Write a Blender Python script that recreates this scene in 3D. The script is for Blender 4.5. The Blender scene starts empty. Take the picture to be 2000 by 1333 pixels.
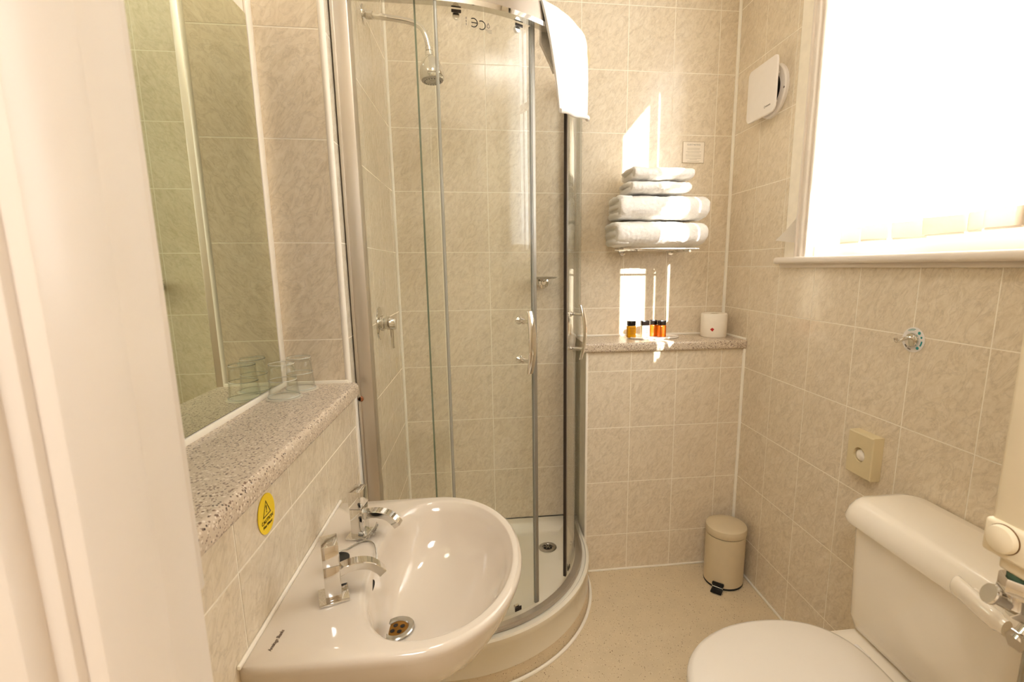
import bpy, bmesh, math, random
from mathutils import Vector, Matrix, noise

random.seed(7)
SC = bpy.context.scene
COL = SC.collection
PI = math.pi

# ------------------------------------------------------------------ camera
F = Vector((0.11547914, 0.97873352, -0.16954428))
R = Vector((0.99295940, -0.11827839, -0.00646987))
U = Vector((0.02638570, 0.16760345, 0.98550130))
cam = bpy.data.cameras.new('camera')
co = bpy.data.objects.new('camera', cam)
COL.objects.link(co)
co.matrix_world = Matrix(((R.x, U.x, -F.x, 0.36251), (R.y, U.y, -F.y, -2.13798), (R.z, U.z, -F.z, 1.35916), (0, 0, 0, 1)))
cam.sensor_width = 36.0
cam.lens = 939.09 / 2000 * 36
cam.shift_x = -55.72 / 2000
cam.shift_y = 17.59 / 2000
cam.clip_start = 0.01
cam.dof.use_dof = True
cam.dof.focus_distance = 1.55
cam.dof.aperture_fstop = 8.0
SC.camera = co

# ------------------------------------------------------------------ world, sun, lamps, exposure
w = bpy.data.worlds.new('sky')
SC.world = w
w.use_nodes = True
bg = w.node_tree.nodes['Background']
bg.inputs[0].default_value = (0.94, 0.98, 1.06, 1)
bg.inputs[1].default_value = 9.5

SUN_T, SUN_E = 2.2, math.radians(25.5)
sd = Vector((-1, SUN_T, 0)).normalized() * math.cos(SUN_E) + Vector((0, 0, -math.sin(SUN_E)))
sun = bpy.data.lights.new('sun', 'SUN')
sun.energy = 20.0
sun.angle = math.radians(0.6)
sun.color = (1.0, 0.96, 0.90)
so = bpy.data.objects.new('sun', sun)
COL.objects.link(so)
so.rotation_euler = sd.to_track_quat('-Z', 'Y').to_euler()


def area(name, loc, size, power, color, shape='DISK', rot=(0, 0, 0), size_y=None):
    l = bpy.data.lights.new(name, 'AREA')
    l.shape = shape
    l.size = size
    if size_y:
        l.size_y = size_y
    l.energy = power
    l.color = color
    o = bpy.data.objects.new(name, l)
    o.location = loc
    o.rotation_euler = rot
    COL.objects.link(o)
    return o


WARM = (1.0, 0.955, 0.88)
area('bathroom_lamp', (0.50, -1.45, 2.60), 0.30, 5.0, WARM)
area('hall_fill_lamp', (0.20, -2.62, 2.35), 0.60, 14.0, (1.0, 0.985, 0.975))  # unseen lamp added behind the camera to fill surfaces facing the doorway
SC.view_settings.view_transform = 'Standard'
SC.view_settings.look = 'None'
SC.view_settings.gamma = 1.0
SC.view_settings.use_curve_mapping = False
SC.view_settings.exposure = 0.42
SC.cycles.use_denoising = True
SC.cycles.max_bounces = 14
SC.cycles.diffuse_bounces = 6
SC.cycles.glossy_bounces = 6
SC.cycles.transmission_bounces = 10
SC.cycles.transparent_max_bounces = 16
SC.cycles.caustics_reflective = False
SC.cycles.caustics_refractive = False
SC.cycles.sample_clamp_indirect = 6.0


# ------------------------------------------------------------------ materials
def srgb(r, g, b):
    f = lambda c: (c / 255 / 12.92) if c / 255 <= .04045 else ((c / 255 + .055) / 1.055) ** 2.4
    return (f(r), f(g), f(b), 1)


def newmat(name):
    m = bpy.data.materials.new(name)
    m.use_nodes = True
    nt = m.node_tree
    return m, nt, nt.nodes['Principled BSDF']


def nd(nt, typ, **kw):
    n = nt.nodes.new(typ)
    for k, v in kw.items():
        if k in n.inputs:
            n.inputs[k].default_value = v
        else:
            setattr(n, k, v)
    return n


def mat(name, rgb, rough=.5, metal=0.0, coat=0.0, var=.0, scale=30.0, bump=0.0, bscale=200.0, trans=0.0, ior=1.45, spec=.5):
    """plain surface with a faint procedural variation and optional fine relief"""
    m, nt, p = newmat(name)
    L = nt.links
    c = srgb(*rgb)
    tc = nd(nt, 'ShaderNodeTexCoord')
    if var > 0:
        nz = nd(nt, 'ShaderNodeTexNoise', Scale=scale, Detail=4.0)
        L.new(tc.outputs['Object'], nz.inputs['Vector'])
        rp = nd(nt, 'ShaderNodeValToRGB')
        rp.color_ramp.elements[0].position = .3
        rp.color_ramp.elements[1].position = .7
        rp.color_ramp.elements[0].color = tuple(v * (1 - var) for v in c[:3]) + (1,)
        rp.color_ramp.elements[1].color = tuple(min(1, v * (1 + var * .5)) for v in c[:3]) + (1,)
        L.new(nz.outputs['Fac'], rp.inputs['Fac'])
        L.new(rp.outputs['Color'], p.inputs['Base Color'])
    else:
        p.inputs['Base Color'].default_value = c
    if bump > 0:
        nb = nd(nt, 'ShaderNodeTexNoise', Scale=bscale, Detail=3.0)
        L.new(tc.outputs['Object'], nb.inputs['Vector'])
        bp = nd(nt, 'ShaderNodeBump', Strength=bump, Distance=.002)
        L.new(nb.outputs['Fac'], bp.inputs['Height'])
        L.new(bp.outputs['Normal'], p.inputs['Normal'])
    p.inputs['Roughness'].default_value = rough
    p.inputs['Metallic'].default_value = metal
    p.inputs['Coat Weight'].default_value = coat
    p.inputs['Coat Roughness'].default_value = .05
    p.inputs['Transmission Weight'].default_value = trans
    p.inputs['IOR'].default_value = ior
    p.inputs['Specular IOR Level'].default_value = spec
    return m


def tile_material():
    m, nt, p = newmat('glazed_marbled_tile')
    L = nt.links
    tc = nd(nt, 'ShaderNodeTexCoord')
    oi = nd(nt, 'ShaderNodeObjectInfo')
    off = nd(nt, 'ShaderNodeVectorMath', operation='SCALE')
    comb = nd(nt, 'ShaderNodeCombineXYZ')
    for k in (0, 1):
        mu = nd(nt, 'ShaderNodeMath', operation='MULTIPLY')
        mu.inputs[1].default_value = (13.7, 29.1)[k]
        L.new(oi.outputs['Random'], mu.inputs[0])
        L.new(mu.outputs[0], comb.inputs[k])
    add = nd(nt, 'ShaderNodeVectorMath', operation='ADD')
    L.new(tc.outputs['Object'], add.inputs[0])
    L.new(comb.outputs[0], add.inputs[1])
    mp = nd(nt, 'ShaderNodeMapping')
    mp0 = nd(nt, 'ShaderNodeMapping')
    mp0.inputs['Rotation'].default_value = (0, 0, math.radians(-55))
    mp.inputs['Scale'].default_value = (.75, 1.45, 1)
    L.new(add.outputs[0], mp0.inputs['Vector'])
    L.new(mp0.outputs[0], mp.inputs['Vector'])
    n1 = nd(nt, 'ShaderNodeTexNoise', Scale=30.0, Detail=8.0, Roughness=.72, Distortion=1.5)
    L.new(mp.outputs[0], n1.inputs['Vector'])
    n2 = nd(nt, 'ShaderNodeTexNoise', Scale=13.0, Detail=3.0, Roughness=.5)
    L.new(add.outputs[0], n2.inputs['Vector'])
    # thin crackle veins: where a distorted noise crosses its middle value
    n3 = nd(nt, 'ShaderNodeTexNoise', Scale=12.0, Detail=6.0, Roughness=.62, Distortion=2.2)
    L.new(mp.outputs[0], n3.inputs['Vector'])
    r1 = nd(nt, 'ShaderNodeValToRGB')
    e = r1.color_ramp.elements
    e[0].position, e[0].color = .32, srgb(*TILE_LO)
    e[1].position, e[1].color = .66, srgb(*TILE_HI)
    x = e.new(.48)
    x.color = srgb(*TILE_MID)
    L.new(n1.outputs['Fac'], r1.inputs['Fac'])
    mx = nd(nt, 'ShaderNodeMix', data_type='RGBA', blend_type='MULTIPLY')
    mx.inputs['Factor'].default_value = 1.0
    r2 = nd(nt, 'ShaderNodeValToRGB')
    r2.color_ramp.elements[0].position = .465
    r2.color_ramp.elements[0].color = (1, 1, 1, 1)
    r2.color_ramp.elements[1].position = .535
    r2.color_ramp.elements[1].color = (1, 1, 1, 1)
    vv = r2.color_ramp.elements.new(.5)
    vv.color = (.88, .87, .86, 1)
    L.new(n3.outputs['Fac'], r2.inputs['Fac'])
    L.new(r1.outputs['Color'], mx.inputs[6])
    L.new(r2.outputs['Color'], mx.inputs[7])
    L.new(mx.outputs[2], p.inputs['Base Color'])
    bp = nd(nt, 'ShaderNodeBump', Strength=.2, Distance=.0004)
    L.new(n2.outputs['Fac'], bp.inputs['Height'])
    L.new(bp.outputs['Normal'], p.inputs['Normal'])
    p.inputs['Roughness'].default_value = .16
    p.inputs['Specular IOR Level'].default_value = .45
    return m


def speckle(name, base, darks, rough, scale):
    """speckled vinyl / laminate: voronoi chips of several tones over a mottled base"""
    m, nt, p = newmat(name)
    L = nt.links
    tc = nd(nt, 'ShaderNodeTexCoord')
    n0 = nd(nt, 'ShaderNodeTexNoise', Scale=14.0, Detail=3.0)
    L.new(tc.outputs['Object'], n0.inputs['Vector'])
    r0 = nd(nt, 'ShaderNodeValToRGB')
    c = srgb(*base)
    r0.color_ramp.elements[0].position = .3
    r0.color_ramp.elements[0].color = tuple(v * .93 for v in c[:3]) + (1,)
    r0.color_ramp.elements[1].position = .7
    r0.color_ramp.elements[1].color = c
    L.new(n0.outputs['Fac'], r0.inputs['Fac'])
    prev = r0.outputs['Color']
    for k, (col, sc, thr, amt) in enumerate(darks):
        v = nd(nt, 'ShaderNodeTexVoronoi', Scale=sc * scale)
        v.inputs['Randomness'].default_value = 1
        L.new(tc.outputs['Object'], v.inputs['Vector'])
        lt = nd(nt, 'ShaderNodeMath', operation='LESS_THAN')
        lt.inputs[1].default_value = thr
        L.new(v.outputs['Distance'], lt.inputs[0])
        sx = nd(nt, 'ShaderNodeSeparateColor')
        L.new(v.outputs['Color'], sx.inputs[0])
        gt = nd(nt, 'ShaderNodeMath', operation='LESS_THAN')
        gt.inputs[1].default_value = amt
        L.new(sx.outputs[0], gt.inputs[0])
        mu = nd(nt, 'ShaderNodeMath', operation='MULTIPLY')
        L.new(lt.outputs[0], mu.inputs[0])
        L.new(gt.outputs[0], mu.inputs[1])
        mx = nd(nt, 'ShaderNodeMix', data_type='RGBA')
        mx.inputs[7].default_value = srgb(*col)
        L.new(mu.outputs[0], mx.inputs['Factor'])
        L.new(prev, mx.inputs[6])
        prev = mx.outputs[2]
    L.new(prev, p.inputs['Base Color'])
    p.inputs['Roughness'].default_value = rough
    return m


def thin_glass(name, tint, refl_rough=.0, ior=1.5):
    m = bpy.data.materials.new(name)
    m.use_nodes = True
    nt = m.node_tree
    nt.nodes.clear()
    out = nd(nt, 'ShaderNodeOutputMaterial')
    mix = nd(nt, 'ShaderNodeMixShader')
    tr = nd(nt, 'ShaderNodeBsdfTransparent')
    tr.inputs[0].default_value = tint
    gl = nd(nt, 'ShaderNodeBsdfGlossy')
    gl.inputs['Roughness'].default_value = refl_rough
    fr = nd(nt, 'ShaderNodeFresnel', IOR=ior)
    # the same reflectance on both faces of the sheet
    ge = nd(nt, 'ShaderNodeNewGeometry')
    mr = nd(nt, 'ShaderNodeMapRange')
    mr.inputs['To Min'].default_value = ior
    mr.inputs['To Max'].default_value = 1 / ior
    nt.links.new(ge.outputs['Backfacing'], mr.inputs['Value'])
    nt.links.new(mr.outputs[0], fr.inputs['IOR'])
    nt.links.new(fr.outputs[0], mix.inputs[0])
    nt.links.new(tr.outputs[0], mix.inputs[1])
    nt.links.new(gl.outputs[0], mix.inputs[2])
    nt.links.new(mix.outputs[0], out.inputs[0])
    return m


def fabric_translucent(name, rgb, trans):
    m = bpy.data.materials.new(name)
    m.use_nodes = True
    nt = m.node_tree
    nt.nodes.clear()
    out = nd(nt, 'ShaderNodeOutputMaterial')
    mix = nd(nt, 'ShaderNodeMixShader')
    mix.inputs[0].default_value = trans
    df = nd(nt, 'ShaderNodeBsdfDiffuse')
    tl = nd(nt, 'ShaderNodeBsdfTranslucent')
    tc = nd(nt, 'ShaderNodeTexCoord')
    wv = nd(nt, 'ShaderNodeTexNoise', Scale=260.0, Detail=2.0)
    nt.links.new(tc.outputs['Object'], wv.inputs['Vector'])
    rp = nd(nt, 'ShaderNodeValToRGB')
    c = srgb(*rgb)
    rp.color_ramp.elements[0].color = tuple(v * .92 for v in c[:3]) + (1,)
    rp.color_ramp.elements[1].color = c
    nt.links.new(wv.outputs['Fac'], rp.inputs['Fac'])
    nt.links.new(rp.outputs['Color'], df.inputs[0])
    nt.links.new(rp.outputs['Color'], tl.inputs[0])
    nt.links.new(df.outputs[0], mix.inputs[1])
    nt.links.new(tl.outputs[0], mix.inputs[2])
    nt.links.new(mix.outputs[0], out.inputs[0])
    return m


def brushed(name, rgb, rough=.28):
    m, nt, p = newmat(name)
    L = nt.links
    tc = nd(nt, 'ShaderNodeTexCoord')
    mp = nd(nt, 'ShaderNodeMapping')
    mp.inputs['Scale'].default_value = (400, 400, 6)
    L.new(tc.outputs['Object'], mp.inputs['Vector'])
    n = nd(nt, 'ShaderNodeTexNoise', Scale=1.0, Detail=2.0)
    L.new(mp.outputs[0], n.inputs['Vector'])
    r = nd(nt, 'ShaderNodeMapRange')
    r.inputs['To Min'].default_value = rough - .05
    r.inputs['To Max'].default_value = rough + .08
    L.new(n.outputs['Fac'], r.inputs['Value'])
    L.new(r.outputs[0], p.inputs['Roughness'])
    p.inputs['Base Color'].default_value = srgb(*rgb)
    p.inputs['Metallic'].default_value = 1
    return m


TILE_LO, TILE_MID, TILE_HI = (214, 199, 174), (227, 213, 189), (236, 224, 203)
M = {}
M['tile'] = tile_material()
M['grout'] = mat('cream_grout', (250, 242, 226), .8, var=.05, bump=.2)
M['plaster'] = mat('cream_painted_plaster', (236, 224, 204), .55, var=.03, bump=.15, bscale=60)
M['ceil'] = mat('white_ceiling_paint', (240, 234, 224), .8, var=.02)
M['gloss_paint'] = mat('cream_gloss_paint', (236, 226, 214), .28, var=.03, scale=6, bump=.12, bscale=40)
M['trim'] = mat('white_plastic_trim', (244, 236, 222), .3, var=.02)
M['silicone'] = mat('white_silicone', (250, 244, 230), .4, var=.03)
M['floor'] = speckle('speckled_vinyl', (220, 202, 170), [((120, 92, 62), .9, .16, .42), ((235, 222, 196), 1.3, .2, .35), ((150, 120, 84), 1.7, .2, .3)], .42, 110)
M['granite'] = speckle('speckled_laminate', (212, 196, 174), [((232, 220, 204), .8, .34, .5), ((128, 104, 88), .9, .34, .40), ((66, 50, 42), 1.1, .33, .20), ((170, 146, 126), 1.5, .36, .45)], .32, 190)
M['ceramic'] = mat('glazed_ceramic', (217, 205, 188), .1, coat=.6, var=.015, scale=5)
M['toilet'] = mat('toilet_ceramic', (247, 238, 222), .1, coat=.6, var=.015, scale=5)
M['seat'] = mat('white_toilet_seat', (228, 219, 205), .22, var=.015, scale=5)
M['acrylic'] = mat('white_acrylic_tray', (238, 230, 212), .2, var=.02, scale=6)
M['chrome'] = mat('chrome', (226, 224, 220), .06, 1.0, var=.02)
M['chrome_worn'] = mat('worn_chrome', (196, 194, 188), .2, 1.0, var=.15, scale=60)
M['alu'] = brushed('satin_aluminium', (204, 196, 184), .42)
M['alu_rail'] = brushed('satin_aluminium_rail', (176, 164, 150), .36)
M['alu_dark'] = mat('grey_seal', (150, 144, 132), .35, .5, var=.05)
M['rubber'] = mat('black_rubber', (22, 20, 19), .45, var=.1)
M['seal_dark'] = mat('dark_magnetic_seal', (52, 42, 34), .4, var=.1)
M['seal_clear'] = mat('clear_plastic_seal', (196, 194, 182), .25, trans=.45)
M['glass'] = thin_glass('shower_glass', (.980, .988, .974, 1))
M['glass_edge'] = mat('green_glass_edge', (146, 162, 138), .15, trans=.4)
M['pane'] = thin_glass('window_glass', (.96, .97, .96, 1))
M['tumbler'] = thin_glass('clear_tumbler_glass', (.985, .99, .98, 1), ior=1.5)
M['mirror'] = mat('silvered_mirror', (228, 234, 214), .015, 1.0)
M['towel'] = mat('white_terry_cloth', (250, 246, 240), .95, var=.06, scale=220, bump=1.0, bscale=420, spec=.1)
M['blind'] = fabric_translucent('white_blind_fabric', (250, 246, 240), .55)
M['hem'] = fabric_translucent('blind_hem_fabric', (244, 232, 216), .16)
M['white_plastic'] = mat('white_plastic', (240, 234, 228), .3, var=.02)
M['grey_print'] = mat('grey_print', (128, 120, 112), .6, var=.05)
M['brown_print'] = mat('brown_print', (112, 92, 76), .6, var=.05)
M['black_print'] = mat('black_print', (34, 28, 24), .6, var=.05)
M['yellow'] = mat('yellow_sticker', (250, 216, 18), .35, var=.02)
M['teal'] = mat('teal_print', (60, 160, 158), .5, var=.05)
M['cream_plastic'] = mat('cream_plastic', (222, 206, 166), .38, var=.03)
M['bin'] = mat('cream_enamel', (216, 200, 168), .35, var=.02)
M['rad'] = mat('cream_radiator_enamel', (244, 230, 200), .35, var=.05, scale=12)
M['brass'] = mat('tarnished_brass', (150, 112, 62), .35, 1.0, var=.3, scale=60)
M['verdigris'] = mat('green_corrosion', (84, 112, 88), .7, var=.3, scale=90)
M['paper'] = mat('white_tissue', (246, 238, 224), .9, var=.03, bump=.4, bscale=120, spec=.1)
M['red'] = mat('red_print', (196, 48, 44), .6, var=.05)
M['amber'] = mat('amber_gel', (246, 176, 10), .1, var=.03, trans=.35)
M['cream_gel'] = mat('cream_lotion', (238, 226, 190), .15, var=.03)
M['orange'] = mat('orange_gel', (226, 106, 16), .1, var=.03, trans=.35)
M['cap'] = mat('black_bottle_cap', (26, 18, 14), .2, var=.05)
M['dish'] = mat('white_porcelain', (246, 240, 232), .12, coat=.4, var=.01)
M['brown'] = mat('brown_cap', (150, 92, 56), .4, var=.1)
M['dark_hole'] = mat('dark_recess', (30, 24, 20), .6, var=.1)
M['grate'] = mat('brown_stained_brass', (170, 124, 60), .3, 1.0, var=.35, scale=50)
M['label'] = mat('printed_label', (150, 84, 22), .6, var=.1)


# ------------------------------------------------------------------ object helpers
def mesh_from(bm, name, material, smooth=False, angle=None):
    bmesh.ops.recalc_face_normals(bm, faces=bm.faces)
    me = bpy.data.meshes.new(name)
    bm.to_mesh(me)
    bm.free()
    if material:
        me.materials.append(material)
    if smooth:
        for p in me.polygons:
            p.use_smooth = True
        if angle is not None:
            me.set_sharp_from_angle(angle=math.radians(angle))
    return me


def obj(name, bm, material, parent=None, smooth=True, angle=35):
    me = mesh_from(bm, name, material, smooth, angle)
    o = bpy.data.objects.new(name, me)
    COL.objects.link(o)
    if parent:
        o.parent = parent
        if parent.matrix_basis != Matrix():
            o.matrix_parent_inverse = parent.matrix_basis.inverted()
    return o


def empty(name, loc, label, cat, group=None):
    o = bpy.data.objects.new(name, None)
    o.empty_display_size = .02
    o.location = loc
    COL.objects.link(o)
    tag(o, label, cat, group)
    return o


def tag(o, label, cat, group=None):
    o['label'] = label
    o['category'] = cat
    if group:
        o['group'] = group
    return o


def struct(o):
    o['kind'] = 'structure'
    return o


def box(bm, x0, x1, y0, y1, z0, z1, bev=0.0, seg=2, mtx=None):
    vs = [bm.verts.new(v) for v in ((x0, y0, z0), (x1, y0, z0), (x1, y1, z0), (x0, y1, z0), (x0, y0, z1), (x1, y0, z1), (x1, y1, z1), (x0, y1, z1))]
    fs = [bm.faces.new([vs[i] for i in f]) for f in ((0, 3, 2, 1), (4, 5, 6, 7), (0, 1, 5, 4), (1, 2, 6, 5), (2, 3, 7, 6), (3, 0, 4, 7))]
    geo = vs
    if bev > 0:
        es = list({e for f in fs for e in f.edges})
        r = bmesh.ops.bevel(bm, geom=es, offset=bev, segments=seg, affect='EDGES', profile=.5)
        geo = list({v for f in r['faces'] for v in f.verts} | {v for v in vs if v.is_valid})
        seen = set(geo)
        st = list(geo)
        while st:
            v = st.pop()
            for e in v.link_edges:
                ov = e.other_vert(v)
                if ov not in seen:
                    seen.add(ov)
                    st.append(ov)
        geo = list(seen)
    if mtx is not None:
        bmesh.ops.transform(bm, matrix=mtx, verts=geo)
    return geo


def B():
    return bmesh.new()


def rings(bm, rs, cap0=True, cap1=True, close=True):
    """loft of equally long vertex rings"""
    V = [[bm.verts.new(p) for p in r] for r in rs]
    n = len(V[0])
    for a, b in zip(V, V[1:]):
        for i in range(n if close else n - 1):
            j = (i + 1) % n
            bm.faces.new((a[i], a[j], b[j], b[i]))
    if cap0:
        bm.faces.new(V[0][::-1])
    if cap1:
        bm.faces.new(V[-1])
    return V


def lathe(bm, prof, n=32, mtx=None, cap0=True, cap1=True):
    rs = []
    for r, z in prof:
        rs.append([Vector((r * math.cos(2 * PI * i / n), r * math.sin(2 * PI * i / n), z)) for i in range(n)])
    if mtx is not None:
        rs = [[mtx @ p for p in q] for q in rs]
    rings(bm, rs, cap0, cap1)


def frame_to(a, b):
    """matrix whose z axis runs from a to b, origin at a"""
    a = Vector(a)
    z = (Vector(b) - a).normalized()
    q = z.to_track_quat('Z', 'Y')
    return Matrix.Translation(a) @ q.to_matrix().to_4x4()


def rod(bm, a, b, r, n=16, r2=None):
    L = (Vector(b) - Vector(a)).length
    lathe(bm, [(r, 0), (r2 if r2 else r, L)], n, frame_to(a, b))


def tube(bm, pts, r, n=12, prof=None, up=(0, 0, 1)):
    """sweep of a circle (or a given 2d profile [(side, up)]) along points"""
    P = [Vector(p) for p in pts]
    rs = []
    side_prev = None
    for i, p in enumerate(P):
        t = (P[min(i + 1, len(P) - 1)] - P[max(i - 1, 0)]).normalized()
        if side_prev is None:
            s = t.cross(Vector(up))
            if s.length < 1e-4:
                s = t.cross(Vector((1, 0, 0)))
        else:
            s = side_prev - t * side_prev.dot(t)
        s.normalize()
        side_prev = s
        u = s.cross(t)
        rr = r[i] if isinstance(r, (list, tuple)) else r
        if prof:
            rs.append([p + s * a + u * b for a, b in prof])
        else:
            rs.append([p + s * rr * math.cos(2 * PI * k / n) + u * rr * math.sin(2 * PI * k / n) for k in range(n)])
    rings(bm, rs)


def smoothstep_pts(ctrl, k=8):
    """catmull-rom through control points"""
    P = [Vector(c) for c in ctrl]
    P = [P[0]] + P + [P[-1]]
    out = []
    for i in range(1, len(P) - 2):
        for s in range(k):
            t = s / k
            a, b, c, d = P[i - 1], P[i], P[i + 1], P[i + 2]
            out.append(.5 * ((2 * b) + (c - a) * t + (2 * a - 5 * b + 4 * c - d) * t * t + (3 * b - a - 3 * c + d) * t ** 3))
    out.append(P[-2])
    return out


def text_bm(s, size, shear=0.0, extrude=.0):
    cu = bpy.data.curves.new('txt', 'FONT')
    cu.body = s
    cu.size = size
    cu.align_x = 'CENTER'
    cu.align_y = 'CENTER'
    cu.shear = shear
    cu.resolution_u = 3
    cu.extrude = extrude
    o = bpy.data.objects.new('txt', cu)
    COL.objects.link(o)
    bpy.context.view_layer.update()
    me = bpy.data.meshes.new_from_object(o.evaluated_get(bpy.context.evaluated_depsgraph_get()))
    bm = bmesh.new()
    bm.from_mesh(me)
    bpy.data.objects.remove(o)
    bpy.data.curves.remove(cu)
    bpy.data.meshes.remove(me)
    return bm


def plane_mtx(origin, right, up):
    r = Vector(right).normalized()
    u = Vector(up).normalized()
    n = r.cross(u)
    return Matrix(((r.x, u.x, n.x, origin[0]), (r.y, u.y, n.y, origin[1]), (r.z, u.z, n.z, origin[2]), (0, 0, 0, 1)))


def text(name, s, size, mtx, material, parent, shear=0.0, sx=1.0):
    bm = text_bm(s, size, shear, .0002)
    bmesh.ops.transform(bm, matrix=mtx @ Matrix.Diagonal((sx, 1, 1, 1)), verts=bm.verts)
    return obj(name, bm, material, parent, smooth=False)


# ------------------------------------------------------------------ room dimensions
XR = 1.4825          # right (window) wall
XM = -0.165          # mirror wall
YRET = -0.8217       # return wall by the mirror
YB2 = -0.202         # boxed-out wall under the back shelf
XB2 = 0.785          # its left end
YD0, YD1 = -1.75, -1.865   # door wall thickness
H = 2.78
TT = .0006           # tile thickness
ZG = 1.1749          # a horizontal joint
FX = 0.0

# ------------------------------------------------------------------ setting
bm = B()
box(bm, -.9, 2.0, -3.6, .25, -.12, 0)
floor = struct(obj('floor', bm, M['floor'], smooth=False))
bm = B()
box(bm, -.9, XR + .12, -3.6, .25, H, H + .1)
ceiling = struct(obj('ceiling', bm, M['ceil'], smooth=False))
bm = B()
box(bm, -.9, XR + .10, -3.6, -1.865, 2.40, 2.44)
struct(obj('ceiling_hall', bm, M['ceil'], smooth=False))

g = TT
bm = B()
box(bm, -.4, XR + .12, g, .2, 0, H)
wall_back = struct(obj('wall_back', bm, M['grout'], smooth=False))
bm = B()
box(bm, XB2 + g, XR + g, YB2 + g, g, 0, 1.008)
wall_back_box = struct(obj('wall_back_lower', bm, M['grout'], smooth=False))
# right wall with window opening
WY0, WY1, WZ0, WZ1 = -.490, -1.47, 1.375, 2.64
bm = B()
box(bm, XR + g, XR + .12, WY0, g, 0, H)
box(bm, XR + g, XR + .12, YD0, WY1, 0, H)
box(bm, XR + g, XR + .12, WY1, WY0, 0, WZ0)
box(bm, XR + g, XR + .12, WY1, WY0, WZ1, H)
wall_right = struct(obj('wall_right', bm, M['grout'], smooth=False))
bm = B()
box(bm, XM - .15, XM, YD0, YRET + g, 0, H)
wall_left = struct(obj('wall_left', bm, M['plaster'], smooth=False))
bm = B()
box(bm, XM, -g, YD0, YRET + g, 0, 1.012)
wall_left_low = struct(obj('wall_left_lower', bm, M['grout'], smooth=False))
bm = B()
box(bm, XM - .15, -g, YRET + g, g, 0, H)
wall_left_sh = struct(obj('wall_left_shower', bm, M['grout'], smooth=False))
# door wall
DX0, DX1, DZ = .125, .947, 2.04
bm = B()
box(bm, -.9, DX0 - .03, YD1, YD0, 0, H)
box(bm, DX1 + .03, XR + .12, YD1, YD0, 0, H)
box(bm, DX0 - .03, DX1 + .03, YD1, YD0, DZ + .03, H)
wall_door = struct(obj('wall_front', bm, M['plaster'], smooth=False))
# hall beyond the doorway (behind the camera)
for nm, a in (('wall_hall_left', (-.9, -.8, -3.6, YD1)), ('wall_hall_back', (-.9, XR + .12, -3.6, -3.5)), ('wall_hall_right', (XR + .01, XR + .11, -3.5, YD1))):
    bm = B()
    box(bm, a[0], a[1], a[2], a[3], 0, H)
    struct(obj(nm, bm, M['plaster'], smooth=False))

# ---------------------------------------------------------------- tiles
_tile_cache = {}


def tile_mesh(wd, ht):
    k = (round(wd, 4), round(ht, 4))
    if k not in _tile_cache:
        bm = B()
        j = .0015
        box(bm, -wd / 2 + j, wd / 2 - j, -ht / 2 + j, ht / 2 - j, 0, TT, .0003, 1)
        _tile_cache[k] = mesh_from(bm, 'tile', M['tile'])
    return _tile_cache[k]


def tile_wall(parent, origin, right, a0, a1, b0, b1, ja, jb=ZG, wa=.2, hb=.25):
    """tiles on the plane through origin: 'a' runs along right, 'b' is height; ja, jb = one joint position on each axis"""
    r = Vector(right)
    up = Vector((0, 0, 1))

    def cuts(lo, hi, j, s):
        c = [lo]
        k = math.ceil((lo - j) / s - 1e-6)
        while j + k * s < hi - 1e-6:
            v = j + k * s
            if v > lo + 1e-6:
                c.append(v)
            k += 1
        c.append(hi)
        return c
    A, Bc = cuts(a0, a1, ja, wa), cuts(b0, b1, jb, hb)
    rng = random.Random(int(a0 * 1000) + 17)
    for i in range(len(A) - 1):
        for k in range(len(Bc) - 1):
            wd, ht = A[i + 1] - A[i], Bc[k + 1] - Bc[k]
            if wd < .006 or ht < .006:
                continue
            o = bpy.data.objects.new('tile', tile_mesh(wd, ht))
            ca, cb = (A[i] + A[i + 1]) / 2, (Bc[k] + Bc[k + 1]) / 2
            p = Vector(origin) + r * ca + up * cb
            m = plane_mtx(p, r, up)
            n = r.cross(up)
            # seat the tile so that its face ends up on the measured plane, with a hair of unevenness
            m.translation = p - n * (TT - rng.uniform(-.0001, .0001))
            m = m @ Matrix.Rotation(rng.uniform(-.0008, .0008), 4, 'X') @ Matrix.Rotation(rng.uniform(-.0008, .0008), 4, 'Y')
            o.matrix_world = m
            COL.objects.link(o)
            o.parent = parent


tile_wall(wall_back, (0, 0, 0), (1, 0, 0), 0.0, XR, 0.0, 2.65, .9937)
tile_wall(wall_back_box, (0, YB2, 0), (1, 0, 0), XB2, XR, 0.0, 1.008, .9773)
tile_wall(wall_right, (XR, 0, 0), (0, -1, 0), 0.0, .43, 1.357, 2.65, .2078)
tile_wall(wall_right, (XR, 0, 0), (0, -1, 0), 0.0, 1.75, 0.0, 1.357, .2078)
tile_wall(wall_left_sh, (0, 0, 0), (0, 1, 0), YRET, 0.0, 0.0, 2.65, -1.0584)
tile_wall(wall_left_low, (0, 0, 0), (0, 1, 0), YD0, YRET, 0.0, 1.012, -1.0584)
tile_wall(wall_left_sh, (0, YRET, 0), (1, 0, 0), XM, 0.0, 1.055, 2.65, 0.0)

# ---------------------------------------------------------------- trims, silicone lines
TN = [0]


def trim(bmv, m):
    TN[0] += 1
    return struct(obj('trim_%d' % TN[0], bmv, m))


def quarter(x, y, r, z0, z1, m):
    bm = B()
    lathe(bm, [(r, z0), (r, z1)], 16, Matrix.Translation((x, y, 0)))
    return trim(bm, m)


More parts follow.
